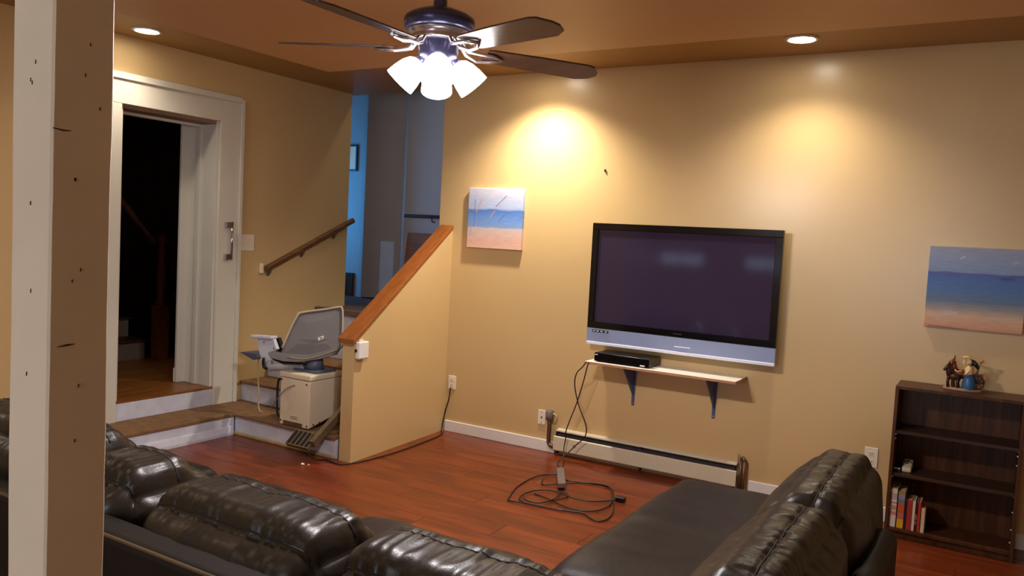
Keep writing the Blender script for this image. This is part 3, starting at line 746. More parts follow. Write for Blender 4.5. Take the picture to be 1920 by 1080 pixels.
tag(obj('signal_cable', b_, m_cable), 'second thin black cable crossing the first under the shelf', 'cable')
b_ = BM(); tube(b_, [(1.395, -.957, .006), (1.522, -.995, .008), (1.663, -1.054, .008), (1.772, -1.06, .008), (1.843, -.989, .008), (1.862, -.856, .010), (1.80, -.677, .010), (1.71, -.535, .014), (1.60, -.545, .016), (1.46, -.66, .012), (1.35, -.76, .008), (1.29, -.66, .007)], .0042, smooth_n=6)
tube(b_, [(1.526, -1.069, .010), (1.57, -.981, .012), (1.59, -.894, .012), (1.56, -.83, .012), (1.52, -.85, .016), (1.557, -.992, .018), (1.528, -1.106, .016), (1.465, -1.13, .015), (1.396, -1.10, .014)], .0042, smooth_n=6)
tag(obj('adaptor_cable', b_, m_cable), 'inner coil of black cable tied around the grey power adaptor on floor', 'cable')
b_ = BM(); prism(b_, [(1.30, -.49, .018), (1.34, -.455, .018), (1.515, -.765, .018), (1.475, -.80, .018)], (0, 0, .034), bev=.005)
tag(obj('power_adaptor', b_, m_plug), 'grey power adaptor brick lying among the black floor cables', 'adaptor')

# ================================================================== BASEBOARD HEATER AND PIPES
ht = thing('baseboard_heater', 'long cream baseboard heater with dark slot along top', 'heater', (1.72, 0, .0))
obj('back_plate', box(BM(), 1.055, 2.395, -.010, -.001, .012, .196), m_heat, ht)
b_ = BM(); prism(b_, [(1.055, -.0105, .185), (1.055, -.0105, .196), (1.055, -.048, .190), (1.055, -.050, .181)], (1.34, 0, 0)); obj('top_lip', b_, m_heat, ht)
obj('fins', box(BM(), 1.07, 2.38, -.052, -.011, .06, .165), m_heatdark, ht)
b_ = BM(); prism(b_, [(1.042, -.056, .146), (1.042, -.064, .140), (1.042, -.066, .044), (1.042, -.058, .036), (1.042, -.054, .036), (1.042, -.054, .146)], (1.358, 0, 0), bev=.001); fp = obj('front_panel', b_, m_heat, ht)
obj('stain', box(BM(), 1.205, 1.228, -.0668, -.0655, .088, .108), m_stain, fp)
for xx in (1.06, 1.72, 2.38): obj('hanger', box(BM(), xx-.006, xx+.006, -.053, -.011, .012, .178), m_heatdark, ht)
pp = thing('left_pipe', 'tarnished copper pipe with grey valve at left end of heater', 'pipe', (1.0, -.03, 0))
b_ = BM(); tube(b_, [(.985, -.035, .255), (.985, -.035, .11), (.990, -.035, .075), (1.012, -.035, .058), (1.038, -.035, .058)], .015, smooth_n=4, sides=12); obj('elbow_pipe', b_, m_copper, pp)
b_ = BM(); lathe(b_, [(.0, .25), (.028, .25), (.029, .275), (.029, .318), (.024, .322), (0, .322)], (.985, -.035, 0), n=18); obj('valve', b_, m_plug, pp)
b_ = BM(); tube(b_, [(1.012, -.035, .30), (1.035, -.035, .295), (1.042, -.035, .26), (1.02, -.03, .235)], .006, smooth_n=4); obj('bleed_wire', b_, m_cord, pp)
pp = thing('right_pipe', 'pair of thin copper pipes rising at right end of heater', 'pipe', (2.42, -.03, 0))
for dx, yy in ((0, -.03), (.026, -.045)):
    b_ = BM(); tube(b_, [(2.418+dx, yy, .0), (2.418+dx, yy, .215)], .010, sides=10); obj('riser_pipe', b_, m_copper, pp)
b_ = BM(); tube(b_, [(2.418, -.03, .216), (2.431, -.037, .236), (2.444, -.045, .216)], .010, sides=10, smooth_n=4); obj('return_bend', b_, m_copper, pp)
b_ = BM(); tube(b_, [(2.400, -.03, .20), (2.395, -.03, .26)], .004); obj('bleed_stem', b_, m_nickel, pp)

# ================================================================== PAINTINGS
sky1, sky2 = srgb(205, 200, 212), srgb(176, 182, 208)
pm1 = painting_mat('beach_scene_paint', [(0, srgb(222, 176, 160)), (.12, srgb(214, 170, 154)), (.24, srgb(206, 176, 166)), (.33, srgb(196, 178, 180)), (.36, srgb(122, 152, 204)), (.5, srgb(100, 140, 206)), (.63, srgb(78, 116, 186)), (.66, srgb(162, 176, 212)), (.85, sky2), (1, sky1)],
    [(.52, .70, .70, .87, .014, srgb(110, 84, 88)), (.16, .60, .25, .80, .022, srgb(186, 138, 126)), (.12, .35, .13, .80, .014, srgb(96, 110, 158)), (.42, .52, .50, .62, .018, srgb(176, 144, 138)), (.58, .46, .68, .56, .012, srgb(84, 92, 140)), (.92, .48, 1, .54, .010, srgb(96, 100, 150)), (.06, .2, .07, .5, .012, srgb(140, 140, 170))], wob=.035)
pm2 = painting_mat('ocean_scene_paint', [(0, srgb(190, 136, 108)), (.06, srgb(200, 154, 126)), (.17, srgb(200, 168, 142)), (.25, srgb(150, 142, 142)), (.34, srgb(96, 116, 142)), (.48, srgb(78, 114, 166)), (.62, srgb(74, 106, 168)), (.68, srgb(78, 94, 158)), (.70, srgb(126, 146, 180)), (.86, srgb(136, 152, 186)), (1, srgb(150, 152, 172))],
    [(.33, .86, .37, .89, .012, srgb(200, 208, 206)), (.86, .83, .9, .84, .014, srgb(176, 186, 206)), (.76, .64, .86, .645, .03, srgb(58, 68, 112)), (.2, .17, .32, .19, .03, srgb(190, 180, 186)), (.05, .02, .45, .0, .012, srgb(120, 60, 40))], wob=.03)
def painting(name, label, x0, x1, z0, z1, m, tilt=0):
    t = thing(name, label, 'painting', ((x0+x1)/2, 0, z0))
    b_ = box(BM(), x0, x1, -.036, -.002, z0, z1, bev=.003, seg=2)
    o = obj('canvas', b_, m, t)
    t.rotation_euler = (0, tilt, 0)
    return t
painting('small_painting', 'small beach painting with birds and dune grass, left of television', .16, .655, 1.498, 1.965, pm1)
painting('large_painting', 'blue ocean painting with bare sandy shore, above the bookcase', 3.415, 3.905, 1.205, 1.675, pm2)

# ================================================================== BOOKCASE
bc = thing('bookcase', 'low dark walnut bookcase with two shelves against the wall', 'bookcase', (3.63, -.15, 0))
BX0, BX1, BY0, BY1, BZ = 3.318, 3.95, -.285, -.02, .872
obj('side_panel', box(BM(), BX0, BX0+.018, BY0, BY1, 0, BZ-.0185, bev=.001, seg=1), m_walnut, bc)
obj('side_panel', box(BM(), BX1-.018, BX1, BY0, BY1, 0, BZ-.0185, bev=.001, seg=1), m_walnut, bc)
obj('top_panel', box(BM(), BX0, BX1, BY0-.002, BY1, BZ-.018, BZ, bev=.002), m_walnut, bc)
obj('back_panel', box(BM(), BX0+.0182, BX1-.0182, BY1-.006, BY1, .04, BZ-.0185), m_walnut, bc)
obj('bottom_shelf', box(BM(), BX0+.0182, BX1-.0182, BY0+.002, BY1-.0065, .040, .058, bev=.001, seg=1), m_walnut, bc)
obj('toe_board', box(BM(), BX0+.0182, BX1-.0182, BY0+.02, BY0+.034, .001, .0395), m_walnut, bc)
for z in (.618, .372):
    obj('shelf', box(BM(), BX0+.0185, BX1-.0185, BY0+.012, BY1-.0065, z-.018, z, bev=.001, seg=1), m_shelfdark, bc)
for (xx, sx) in ((BX0+.018, 1), (BX1-.018, -1)):
    for z in (.596, .570, .350, .265, .520, .10, .17):
        if sx == 1 and z in (.520, .10): continue
        b_ = BM(); lathe(b_, [(0, .006), (.004, .005), (.0045, .0003)], (xx, BY0+(.011 if sx == 1 else .035), z), axis=(sx, 0, 0), n=8); obj('shelf_pin', b_, m_white, bc)
# books on the bottom shelf
def spine_mat(name, stops):
    m, nt, b = new_mat(name)
    tc = nt.nodes.new('ShaderNodeTexCoord'); sep = nt.nodes.new('ShaderNodeSeparateXYZ'); nt.links.new(tc.outputs['Generated'], sep.inputs[0])
    r = nt.nodes.new('ShaderNodeValToRGB'); r.color_ramp.interpolation = 'CONSTANT'
    e = r.color_ramp.elements; e[0].position, e[0].color = stops[0]; e[1].position, e[1].color = stops[-1]
    for p, c in stops[1:-1]:
        q = e.new(p); q.color = c
    n = nt.nodes.new('ShaderNodeTexNoise'); n.inputs['Scale'].default_value = 14
    nt.links.new(tc.outputs['Generated'], n.inputs['Vector'])
    a = nt.nodes.new('ShaderNodeMath'); a.operation = 'MULTIPLY_ADD'; a.inputs[1].default_value = .06
    nt.links.new(n.outputs['Fac'], a.inputs[0]); nt.links.new(sep.outputs['Z'], a.inputs[2])
    s = nt.nodes.new('ShaderNodeMath'); s.operation = 'SUBTRACT'; s.inputs[1].default_value = .03
    nt.links.new(a.outputs[0], s.inputs[0]); nt.links.new(s.outputs[0], r.inputs['Fac'])
    nt.links.new(r.outputs['Color'], b.inputs['Base Color']); b.inputs['Roughness'].default_value = .5
    return m
m_pages = mat('page_block', srgb(206, 190, 156), rough=.8, var=.05)
wht = srgb(226, 212, 200)
BK = [
 ('tall pale book with faded red spine marks, leftmost of the row of books', 3.338, .034, .226, .17, spine_mat('pale_spine', [(0, wht), (.3, srgb(200, 140, 120)), (.40, wht), (.43, srgb(190, 150, 120)), (.55, wht), (.60, srgb(150, 120, 110)), (.63, wht), (.70, srgb(190, 176, 170)), (.86, wht), (.97, srgb(190, 170, 110))]), .03),
 ('tall book with yellow, orange and grey spine, second in row of books', 3.378, .034, .212, .165, spine_mat('patchwork_spine', [(0, srgb(226, 176, 40)), (.25, srgb(196, 110, 96)), (.42, srgb(204, 92, 44)), (.66, srgb(120, 122, 140)), (.78, srgb(150, 150, 164)), (.92, srgb(170, 130, 60))]), .02),
 ('dark navy book between patchwork and first red book', 3.414, .010, .17, .14, mat('navy_spine', srgb(36, 26, 44), rough=.5), .01),
 ('wide dark red book in middle of the row of books', 3.426, .026, .172, .14, mat('red_spine', srgb(168, 56, 44), rough=.5, var=.12), .015),
 ('cream book wedged between wide red book and thin black book', 3.454, .014, .172, .13, mat('cream_spine', srgb(226, 208, 180), rough=.5), .015),
 ('thin black book with tan lettering marks between cream and narrow red books', 3.469, .011, .166, .13, spine_mat('black_spine', [(0, srgb(44, 26, 20)), (.25, srgb(150, 104, 60)), (.33, srgb(44, 26, 20)), (.4, srgb(150, 104, 60)), (.58, srgb(44, 26, 20))]), .012),
 ('narrow bright red book second from right end of the row of books', 3.482, .014, .170, .13, mat('bright_red_spine', srgb(186, 56, 44), rough=.5), .012),
 ('short cream book at right end of the row of books', 3.500, .018, .140, .12, mat('ivory_spine', srgb(216, 200, 164), rough=.5), .01),
]
for (lb, x, wd, h, dp, m, tl) in BK:
    t = thing('book', lb, 'book', (x+wd/2, -.24, .0585), 'books on the bottom shelf of the bookcase')
    y0, y1 = -.266, -.266+dp
    b_ = BM(); box(b_, x, x+.0018, y0+.0025, y1, .0585, .0585+h); box(b_, x+wd-.0018, x+wd, y0+.0025, y1, .0585, .0585+h); box(b_, x, x+wd, y0, y0+.0024, .0585, .0585+h, bev=.0008, seg=1)
    obj('cover', b_, m, t)
    obj('pages', box(BM(), x+.0019, x+wd-.0019, y0+.003, y1-.003, .0605, .0585+h-.003), m_pages, t)
# remote and blue item on the middle shelf
t = thing('game_remote', 'pale rounded remote with dark buttons on the middle bookcase shelf', 'remote', (3.40, -.2, .3722))
b_ = box(BM(), 3.378, 3.428, -.225, -.10, .3725, .400, bev=.010, seg=3)
for v in b_.verts: v.co.z += (v.co.y+.225)*.24 if v.co.z > .39 else 0
obj('shell', b_, m_lift_w, t)
for k, (xx, yy) in enumerate(((3.388, -.15), (3.403, -.135), (3.418, -.15), (3.403, -.165))):
    z = .400+(yy+.225)*.24
    b_ = BM(); lathe(b_, [(.006, -.004), (.006, .003), (0, .004)], (xx, yy, z), n=10); obj('button', b_, m_dark, t)
t = thing('blue_case', 'flat blue case with pale stripe left on the middle bookcase shelf', 'case', (3.35, -.18, .3722))
obj('body', box(BM(), 3.338, 3.372, -.235, -.10, .3723, .396, bev=.002), mat('navy_plastic', srgb(26, 44, 96), rough=.35), t)
obj('stripe', box(BM(), 3.339, 3.371, -.2372, -.2352, .389, .3955), m_white, t)

# figurine
fg = thing('figurine', 'painted figurine of brown horses and woman in blue skirt by a cart wheel on bookcase', 'figurine', (3.64, -.14, .8725))
FZ = .8728; FY = -.15
m_f1 = mat('figurine_red_brown', srgb(112, 56, 36), rough=.4, var=.3, scale=40)
m_f2 = mat('figurine_dark_brown', srgb(64, 36, 26), rough=.4, var=.3, scale=40)
m_f3 = mat('figurine_blue', srgb(40, 84, 128), rough=.4, var=.2, scale=40)
m_f4 = mat('figurine_cream', srgb(224, 190, 140), rough=.4, var=.1, scale=30)
m_f5 = mat('figurine_black', srgb(30, 30, 36), rough=.4)
b_ = BM(); lathe(b_, [(0, 0), (.094, 0), (.098, .006), (.092, .014), (0, .015)], (3.642, FY, FZ), n=26)
for v in b_.verts: v.co.y = FY+(v.co.y-FY)*.5
obj('base', b_, mat('figurine_base', srgb(150, 118, 92), rough=.6, var=.2, scale=30), fg)
z0 = FZ+.0145
def horse(x, y, s, m):
    b_ = BM()
    tube(b_, [(x+.045*s, y+.01, z0+.062*s), (x+.02*s, y, z0+.066*s), (x-.01*s, y-.005, z0+.068*s)], [.020*s, .024*s, .021*s], sides=10, smooth_n=0)
    tube(b_, [(x-.008*s, y-.005, z0+.07*s), (x-.018*s, y-.008, z0+.10*s), (x-.022*s, y-.012, z0+.125*s)], [.019*s, .015*s, .012*s], sides=10)
    tube(b_, [(x-.018*s, y-.012, z0+.132*s), (x-.03*s, y-.02, z0+.118*s), (x-.042*s, y-.028, z0+.102*s)], [.012*s, .011*s, .007*s], sides=10)
    for (dx, dy) in ((-.016, -.014), (-.012, .010), (.036, -.006), (.042, .018)):
        tube(b_, [(x+dx*s, y+dy, z0+.06*s), (x+(dx-.004)*s, y+dy, z0+.03*s), (x+dx*s, y+dy, z0)], [.009*s, .006*s, .007*s], sides=8)
    for dy in (-.005, .005):
        tube(b_, [(x-.018*s, y-.012+dy, z0+.138*s), (x-.016*s, y-.012+dy*1.6, z0+.162*s)], [.005*s, .001], sides=6)
    return b_
obj('rear_horse', horse(3.612, FY+.018, 1.12, m_f1), m_f1, fg)
obj('front_horse', horse(3.585, FY-.015, .92, m_f2), m_f2, fg)
b_ = BM(); tube(b_, [(3.600, FY-.026, z0+.10), (3.612, FY-.030, z0+.092), (3.632, FY-.020, z0+.098)], .004, smooth_n=3); obj('collar', b_, m_f4, fg)
b_ = BM(); lathe(b_, [(.034, 0), (.036, .02), (.030, .05), (.018, .082), (.0, .084)], (3.672, FY-.012, z0), n=18); obj('skirt', b_, m_f3, fg)
b_ = BM(); lathe(b_, [(.018, .076), (.021, .098), (.020, .118), (.008, .132), (0, .134)], (3.668, FY-.012, z0), n=16)
tube(b_, [(3.655, FY-.014, z0+.122), (3.640, FY-.016, z0+.140), (3.648, FY-.016, z0+.172)], [.008, .006, .005], sides=8)
tube(b_, [(3.682, FY-.018, z0+.118), (3.660, FY-.034, z0+.092), (3.648, FY-.034, z0+.078)], [.008, .007, .005], sides=8)
lathe(b_, [(0, 0), (.012, .006), (.014, .016), (.010, .028), (0, .031)], (3.668, FY-.014, z0+.133), n=14)
obj('woman', b_, m_f4, fg)
b_ = BM(); lathe(b_, [(0, -.005), (.014, 0), (.017, .015), (.012, .030), (0, .034)], (3.676, FY-.006, z0+.132), n=14)
tube(b_, [(3.682, FY-.004, z0+.152), (3.700, FY, z0+.135), (3.712, FY+.002, z0+.112)], [.014, .013, .004], sides=8); obj('hair', b_, m_f5, fg)
b_ = BM(); lathe(b_, [(0, .006), (.010, .004), (.022, 0), (.022, -.003), (0, -.003)], (3.652, FY-.014, z0+.178), n=14); obj('hat', b_, m_f4, fg)
b_ = BM()
tube(b_, [(3.712+.032*math.cos(a), FY+.0, z0+.040+.038*math.sin(a)) for a in [2*PI*k/18 for k in range(19)]], .005, sides=6)
for k in range(4):
    a = PI*k/4; tube(b_, [(3.712+.03*math.cos(a), FY, z0+.040+.036*math.sin(a)), (3.712-.03*math.cos(a), FY, z0+.040-.036*math.sin(a))], .0025, sides=5)
obj('wheel', b_, m_f2, fg)
b_ = box(BM(), 3.690, 3.738, FY+.008, FY+.032, z0+.03, z0+.085, bev=.003); obj('cart', b_, m_f1, fg)
b_ = BM(); tube(b_, [(3.706, FY+.016, z0+.085), (3.712, FY+.012, z0+.125), (3.722, FY+.008, z0+.15)], [.006, .006, .004], sides=7); lathe(b_, [(0, 0), (.014, .006), (.012, .016), (0, .02)], (3.722, FY+.006, z0+.148), n=10); obj('bundle', b_, mat('figurine_straw', srgb(170, 138, 80), rough=.6), fg)

# ================================================================== SUPPORT POST
PX1, PY0, PS, PSY = 2.362, -4.525, .128, .112
sp_ = thing('support_post', 'square cream painted wooden support post standing behind the sofa', 'post', (PX1-PS/2, PY0+PSY/2, 0))
b_ = BM()
NZ = 46
def post_off(z, k): return .0022*noise.noise(Vector((k*7.1, 3.3, z*2.6)))+.0012*noise.noise(Vector((k*3.1, 9.3, z*11)))
rings = []
for i in range(NZ+1):
    z = (DZC-.001)*i/NZ
    c = [(PX1-PS, PY0), (PX1, PY0), (PX1, PY0+PSY), (PX1-PS, PY0+PSY)]
    ch = .004
    rg = []
    for k, (x, y) in enumerate(c):
        ox, oy = post_off(z, k), post_off(z, k+5)
        sx = 1 if x == PX1 else -1; sy = 1 if y > PY0 else -1
        pts = [(x-sx*ch, y), (x, y-sy*ch)]
        if k in (1, 3): pts = [(x, y-sy*ch), (x-sx*ch, y)] if k == 3 else [(x-sx*ch, y), (x, y-sy*ch)]
        if k == 0: pts = [(x, y-sy*ch), (x-sx*ch, y)]
        if k == 1: pts = [(x-sx*ch, y), (x, y-sy*ch)]
        if k == 2: pts = [(x, y-sy*ch), (x-sx*ch, y)]
        if k == 3: pts = [(x-sx*ch, y), (x, y-sy*ch)]
        for (px_, py_) in pts: rg.append(b_.verts.new((px_+ox, py_+oy, z)))
    rings.append(rg)
for a, c in zip(rings, rings[1:]):
    for k in range(8): b_.faces.new((a[k], a[(k+1) % 8], c[(k+1) % 8], c[k]))
b_.faces.new(rings[0]); b_.faces.new(rings[-1])
shaft = obj('shaft', b_, m_post, sp_)
def mark(pts, wd, nrm):
    q = BM(); tube(q, pts, wd, sides=5); return obj('crack', q, m_mark, shaft)
fx = PX1+.0008
mark([(fx, -4.523, 1.745), (fx, -4.505, 1.743), (fx, -4.492, 1.744)], [.0012, .0016, .0008], 0)
mark([(fx, -4.510, 1.364), (fx, -4.492, 1.366), (fx, -4.478, 1.367)], [.0006, .0018, .0006], 0)
for (yy, zz_) in ((-4.468, 1.845), (-4.482, 1.66), (-4.484, 1.66), (-4.47, 1.50), (-4.485, 1.48), (-4.47, 1.29), (-4.475, 1.19), (-4.46, 1.90), (-4.44, 1.79)):
    mark([(fx, yy, zz_-.003), (fx, yy+.0004, zz_+.003)], .0011, 0)
fy = PY0-.0008
for (xx, zz_) in ((2.295, 1.83), (2.30, 1.825), (2.305, 1.46), (2.30, 1.615), (2.295, 1.31), (2.31, 1.86)):
    mark([(xx, fy, zz_-.004), (xx+.0003, fy, zz_+.003)], .0009, 0)

# ================================================================== SECTIONAL SOFA
sofa = thing('sectional_sofa', 'dark brown leather corner sofa seen from behind in the foreground', 'sofa', (2.2, -3.3, 0))

def cushion_map(h, r, puff, seed, wr, seams, ax):
    """Returns f(u): cube surface point u in [-1,1]^3 -> local position of a stuffed leather cushion.
    h half sizes, r edge radius, puff bulge per axis, wr wrinkle depth, ax long axis, seams = [(axis, value, facing axis, sign)]"""
    H = Vector(h)
    def f(u):
        p = Vector((u[0]*H.x, u[1]*H.y, u[2]*H.z))
        inner = Vector([max(-(H[i]-r), min(H[i]-r, p[i])) for i in range(3)])
        d = p-inner
        d = d.normalized() if d.length > 1e-9 else d
        q = inner+d*r
        for i in range(3):
            j, k = (i+1) % 3, (i+2) % 3
            q[i] += d[i]*puff[i]*(1-u[j]**4)*(1-u[k]**4) if abs(d[i]) > 0 else 0
        L = u[ax]
        wv = Vector((q.x*3.0, q.y*3.0, q.z*3.0)); wv[ax] *= 3.6
        amp = wr*(.35+.65*max(0, math.exp(-((abs(u[2])-1)**2)*3)))
        n1 = noise.noise(wv+Vector((seed*5.3, seed*1.7, seed*2.9)))
        n2 = noise.noise(wv*2.1+Vector((seed*2.3, seed*4.1, 0)))
        q += d*(amp*(n1*.9-abs(n2)*.7))
        q += d*(.010*noise.noise(q*3.5+Vector((seed*3, 0, seed))))
        # dimple toward both ends along the top
        e = max(0, abs(L)-.82)/.18
        if u[2] > 0: q.z -= .035*e*e*u[2]
        for (sa, sv, fa, fs) in seams:
            if d[fa]*fs > .05:
                dd = (u[sa]-sv)*H[sa]
                g = math.exp(-(dd/.017)**2)
                pin = 1+.45*noise.noise(Vector((L*9+seed, sa*3.0, sv*5)))
                q -= d*(.0055*g*pin)
                # gathers running away from the seam
                ga = math.exp(-(abs(dd)/.085)**2)*max(0, d[fa]*fs)**2
                q += d*(.0065*ga*noise.noise(Vector((L*H[ax]*44+seed*3, sv*7, dd*4)))+.004*ga*noise.noise(Vector((L*H[ax]*95+seed*3, sv*7, dd*6))))
        return q
    return f

def cushion(name, c, h, r, puff, seed, wr, ax, seams=(), m=None, cuts=(44, 22, 22), rot=None, parent=None, shear=None, taper=0):
    f = cushion_map(h, r, puff, seed, wr, seams, ax)
    bm = BM()
    C0 = Vector(c)
    R = rot.to_matrix() if rot else Matrix.Identity(3)
    def world(u):
        q = f(u)
        if taper:
            q[1-ax] *= 1-taper*max(0, (q.z+h[2])/(2*h[2]))
        if shear: q += Vector(shear)*(q.z)
        return C0+R @ q
    vd = {}
    def vert(u):
        k = (round(u[0], 5), round(u[1], 5), round(u[2], 5))
        if k not in vd: vd[k] = bm.verts.new(world(u))
        return vd[k]
    for i in range(3):
        j, k = (i+1) % 3, (i+2) % 3
        nj, nk = cuts[j], cuts[k]
        for s in (-1, 1):
            for a in range(nj):
                for b in range(nk):
                    qs = []
                    for (da, db) in ((0, 0), (1, 0), (1, 1), (0, 1)):
                        u = [0, 0, 0]; u[i] = s; u[j] = -1+2*(a+da)/nj; u[k] = -1+2*(b+db)/nk
                        qs.append(vert(u))
                    fc = bm.faces.new(qs if s > 0 else qs[::-1]); fc.smooth = True
    o = obj(name, bm, m or m_leather, parent or sofa, smooth=True)
    for (sa, sv, fa, fs) in seams:
        pts = []
        other = 3-sa-fa
        for t in range(61):
            u = [0, 0, 0]; u[fa] = fs; u[sa] = sv; u[other] = -.94+1.88*t/60
            pts.append(world(u))
        q = BM(); tube(q, pts, .0034, sides=6); obj('seam', q, m_seam, o)
    return o

# frame: back rail of the left run, right run, base
SF = -3.87
def rounded(name, x0, x1, y0, y1, z0, z1, bev, m=None, seg=4):
    o = obj(name, box(BM(), x0, x1, y0, y1, z0, z1, bev=bev, seg=seg), m or m_frame_l, sofa, smooth=True)
    wnm = o.modifiers.new('weighted_normals', 'WEIGHTED_NORMAL')
    return o
rounded('back_frame', .05, 3.525, SF, SF+.12, .06, .635, .03)
b_ = BM(); tube(b_, [(.07, SF+.005, .628), (3.51, SF+.005, .628)], .006, sides=6); obj('frame_piping', b_, mat('worn_piping', srgb(84, 68, 44), rough=.5), sofa)
rounded('side_frame', 3.42, 3.515, -3.748, -1.86, .06, .545, .045)
rounded('seat_base', .05, 2.50, -3.748, -2.86, .06, .27, .02)
rounded('seat_base', 2.505, 3.418, -3.748, -1.40, .06, .27, .02)
for (xx, yy) in ((.12, -3.8), (3.46, -3.8), (3.34, -1.48), (2.56, -1.46), (2.56, -2.82), (.12, -2.92)):
    b_ = BM(); lathe(b_, [(.025, 0), (.032, .058)], (xx, yy, 0), n=14, cap=True); obj('foot', b_, m_dark, sofa)
S_AX = ((1, .30, 2, 1), (1, -.90, 2, 1))
# left run back cushions (long axis X)
for i, (x0, x1, tz, sd_) in enumerate(((.12, 1.03, .83, 1), (1.045, 1.43, .785, 2), (1.445, 2.245, .765, 3), (2.26, 3.02, .765, 4))):
    cx = (x0+x1)/2; hz = (tz-.045-.40)/2
    cushion('back_cushion', (cx, -3.56, .40+hz), ((x1-x0)/2, .175, hz), .115, (.0, .045, .04), sd_, .013, 0, seams=S_AX, shear=(0, -.10, 0), cuts=(int(130*(x1-x0)), 30, 26))
# right run back cushions (long axis Y)
for i, (y0, y1, sd_) in enumerate(((-2.41, -1.47, 5), (-3.28, -2.425, 6))):
    cy = (y0+y1)/2
    cushion('back_cushion', (3.232, cy, .560), (.205, (y1-y0)/2, .17), .10, (.055, .0, .035), sd_, .011, 1, seams=((0, .10, 2, 1),), shear=(.20, 0, 0), cuts=(30, 110, 26), taper=.40)
# seat cushions
cushion('seat_cushion', (2.775, -2.14, .365), (.29, .735, .09), .055, (.0, .0, .022), 8, .006, 1, m=m_leather_seat, cuts=(20, 44, 10))
cushion('seat_cushion', (2.05, -3.11, .365), (.42, .30, .09), .055, (0, 0, .02), 9, .006, 0, m=m_leather_seat, cuts=(30, 22, 10))
cushion('seat_cushion', (1.20, -3.11, .365), (.42, .30, .09), .055, (0, 0, .02), 10, .006, 0, m=m_leather_seat, cuts=(30, 22, 10))
cushion('seat_cushion', (.42, -3.11, .365), (.35, .30, .09), .055, (0, 0, .02), 11, .006, 0, m=m_leather_seat, cuts=(30, 22, 10))
cushion('seat_cushion', (2.79, -3.17, .365), (.29, .28, .09), .055, (0, 0, .02), 12, .006, 0, m=m_leather_seat, cuts=(22, 22, 10))

# ================================================================== CEILING FAN
FC = Vector((1.902, -2.83, 2.277))
fan = thing('ceiling_fan', 'five blade ceiling fan with dark housing and glowing glass shades', 'ceiling fan', (FC.x, FC.y, DZC-.001))
b_ = BM(); lathe(b_, [(0, DZC-.001), (.07, DZC-.001), (.068, DZC-.03), (.04, DZC-.055), (.016, DZC-.06)], (FC.x, FC.y, 0), n=32); obj('canopy', b_, m_bronze, fan)
b_ = BM(); lathe(b_, [(.014, DZC-.055), (.014, 2.50), (.024, 2.495), (.026, 2.441)], (FC.x, FC.y, 0), n=24); obj('downrod', b_, m_bronze, fan)
b_ = BM(); lathe(b_, [(.0, 2.442), (.030, 2.440), (.065, 2.432), (.110, 2.414), (.130, 2.400), (.134, 2.386), (.131, 2.360), (.112, 2.355), (0, 2.354)], (FC.x, FC.y, 0), n=48); obj('motor_housing', b_, m_bronze, fan)
b_ = BM(); lathe(b_, [(.112, 2.3545), (.114, 2.350), (.104, 2.346), (.102, 2.324), (.106, 2.319), (.095, 2.314), (0, 2.312)], (FC.x, FC.y, 0), n=48); obj('trim_ring', b_, m_nickel, fan)
b_ = BM(); lathe(b_, [(.075, 2.313), (.075, 2.268), (.068, 2.248), (.045, 2.235), (.03, 2.215), (.012, 2.205), (0, 2.203)], (FC.x, FC.y, 0), n=40); obj('switch_housing', b_, m_bronze, fan)
TX, TYY = -.037, -.007
for k in range(5):
    a = -.344+2*PI*k/5
    if k == 1: a += .0
    ca, sa = math.cos(a), math.sin(a)
    rad = Vector((ca, sa, TX*ca+TYY*sa)); tan = Vector((-sa, ca, 0)); upv = Vector((0, 0, 1))
    pit = math.radians(-12)
    tn = tan*math.cos(pit)+upv*math.sin(pit); nn = rad.cross(tn).normalized()
    base = Vector((FC.x, FC.y, FC.z+.012))
    outl = [(.185, -.048), (.21, -.056), (.40, -.066), (.60, -.069), (.630, -.060), (.662, -.018), (.668, .010), (.648, .046), (.60, .068), (.40, .064), (.21, .056), (.185, .048)]
    b_ = BM(); prism(b_, [base+rad*r_+tn*t_ for r_, t_ in outl], nn*.007, bev=.0015)
    bl = obj('blade', b_, m_blade, fan)
    b_ = BM()
    for s in (-1, 1):
        tube(b_, [base+rad*.078+tn*s*.010+upv*.045, base+rad*.115+tn*s*.016-nn*.012+upv*.012, base+rad*.16+tn*s*.034-nn*.010, base+rad*.21+tn*s*.030-nn*.007, base+rad*.255+tn*s*.004-nn*.007], [.009, .008, .007, .007, .006], sides=8, smooth_n=0)
    obj('blade_iron', b_, m_nickel, bl)
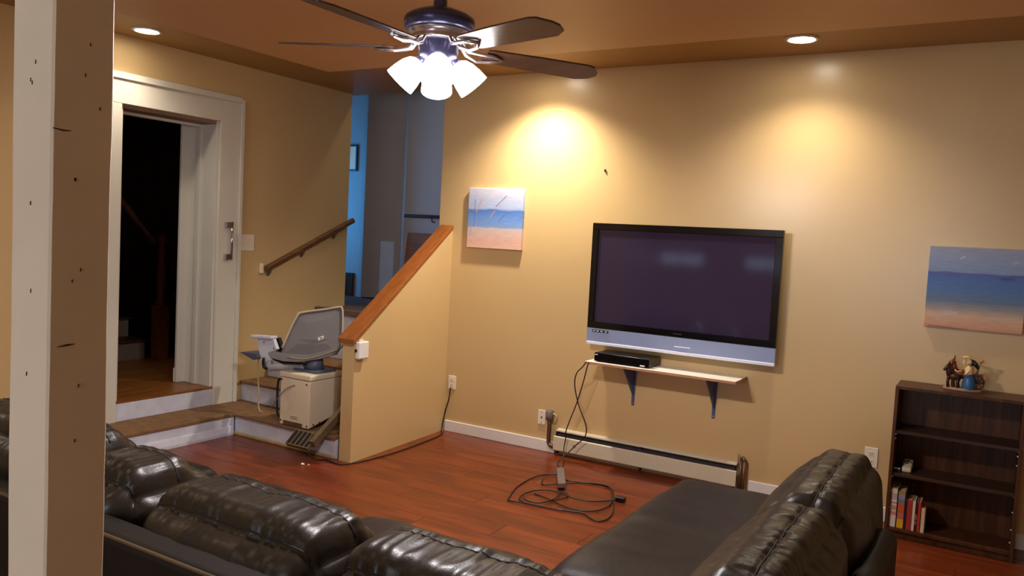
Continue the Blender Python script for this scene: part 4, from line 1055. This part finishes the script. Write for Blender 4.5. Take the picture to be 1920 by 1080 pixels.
# light kit: four tulip shades
cdir = math.atan2(CAM.y-FC.y, CAM.x-FC.x)
for k in range(4):
    a = cdir+PI/2*k
    hd = Vector((math.cos(a), math.sin(a), 0))
    axs = (hd*.66+Vector((0, 0, -.75))).normalized()
    s0 = Vector((FC.x, FC.y, 2.252))+hd*.056
    b_ = BM(); tube(b_, [Vector((FC.x, FC.y, 2.245))+hd*.03, s0, s0+axs*.03], [.012, .014, .024], sides=12); ar = obj('lamp_socket', b_, m_bronze, fan)
    b_ = BM(); lathe(b_, [(.024, .022), (.038, .033), (.050, .058), (.057, .092), (.061, .128), (.059, .128), (.053, .092), (.044, .058), (.028, .034)], s0, axis=axs, n=28); sh_ = obj('glass_shade', b_, m_shade, ar)
    b_ = BM(); lathe(b_, [(0, .03), (.014, .035), (.026, .07), (.030, .095), (.022, .118), (0, .126)], s0, axis=axs, n=18); obj('bulb', b_, m_shade, ar)
    L = bpy.data.lights.new('fan_lamp', 'SPOT'); L.energy = BULB_POWER*7; L.color = (1.0, .93, .93); L.spot_size = 2.75; L.spot_blend = .9; L.shadow_soft_size = .05
    lo = bpy.data.objects.new('fan_lamp', L); COL.objects.link(lo); lo.parent = fan
    lo.rotation_euler = axs.to_track_quat('-Z', 'Y').to_euler(); lo.location = s0+axs*.15-fan.location

# ================================================================== RECESSED CAN LIGHTS
def can_light(label, x, y, kind, z=CZ, size=2.3, blend=1.0):
    t = thing('recessed_light', label, 'ceiling light', (x, y, z), 'recessed lights along the ceiling band')
    b_ = BM(); lathe(b_, [(.078, -.0005), (.094, -.001), (.096, -.006), (.080, -.012), (.074, -.010), (.074, -.0005)], (x, y, z), n=36); obj('trim_ring', b_, m_white, t)
    b_ = BM(); lathe(b_, [(.073, -.004), (.060, -.010), (.03, -.014), (0, -.015)], (x, y, z), n=32); obj('lens', b_, m_lens, t)
    L = bpy.data.lights.new('can_lamp', 'SPOT'); L.energy = CAN_POWER[kind]; L.color = WARM
    L.spot_size = size; L.spot_blend = blend; L.shadow_soft_size = .045
    lo = bpy.data.objects.new('can_lamp', L); COL.objects.link(lo); lo.parent = t; lo.location = (0, 0, -.065)
    return t
can_light('bright recessed light above right part of television wall', 2.69, -.41, 'right')
can_light('recessed light above the small painting, hidden by a fan blade', .86, -.36, 'mid')
can_light('bright recessed light in front of the cream doorway', -1.15, -1.96, 'left')
for lab, x, y in (('assumed unseen recessed light along left wall behind the post', -1.10, -4.2), ('assumed unseen recessed light in rear left corner behind the viewer', -1.10, -6.6),
                  ('assumed unseen recessed light along rear wall behind the viewer, nearer the left', 1.2, -8.2), ('assumed unseen recessed light along rear wall behind the viewer, nearer the right', 3.4, -8.2), ('assumed unseen recessed light along right wall behind the viewer', 5.05, -5.4)):
    can_light(lab, x, y, 'rearleft' if x < 0 else 'rear')  # cans out of view, assumed from light on the post and left wall
can_light('added unseen recessed light in the dropped ceiling panel behind the post', 1.0, -6.1, 'centre', z=DZC)  # lamp added to brighten the rear face of the post
can_light('added unseen lamp in the upstairs hall ceiling', -.5, .80, 'hall', z=3.5)  # lamp added out of view to warm the hall walls
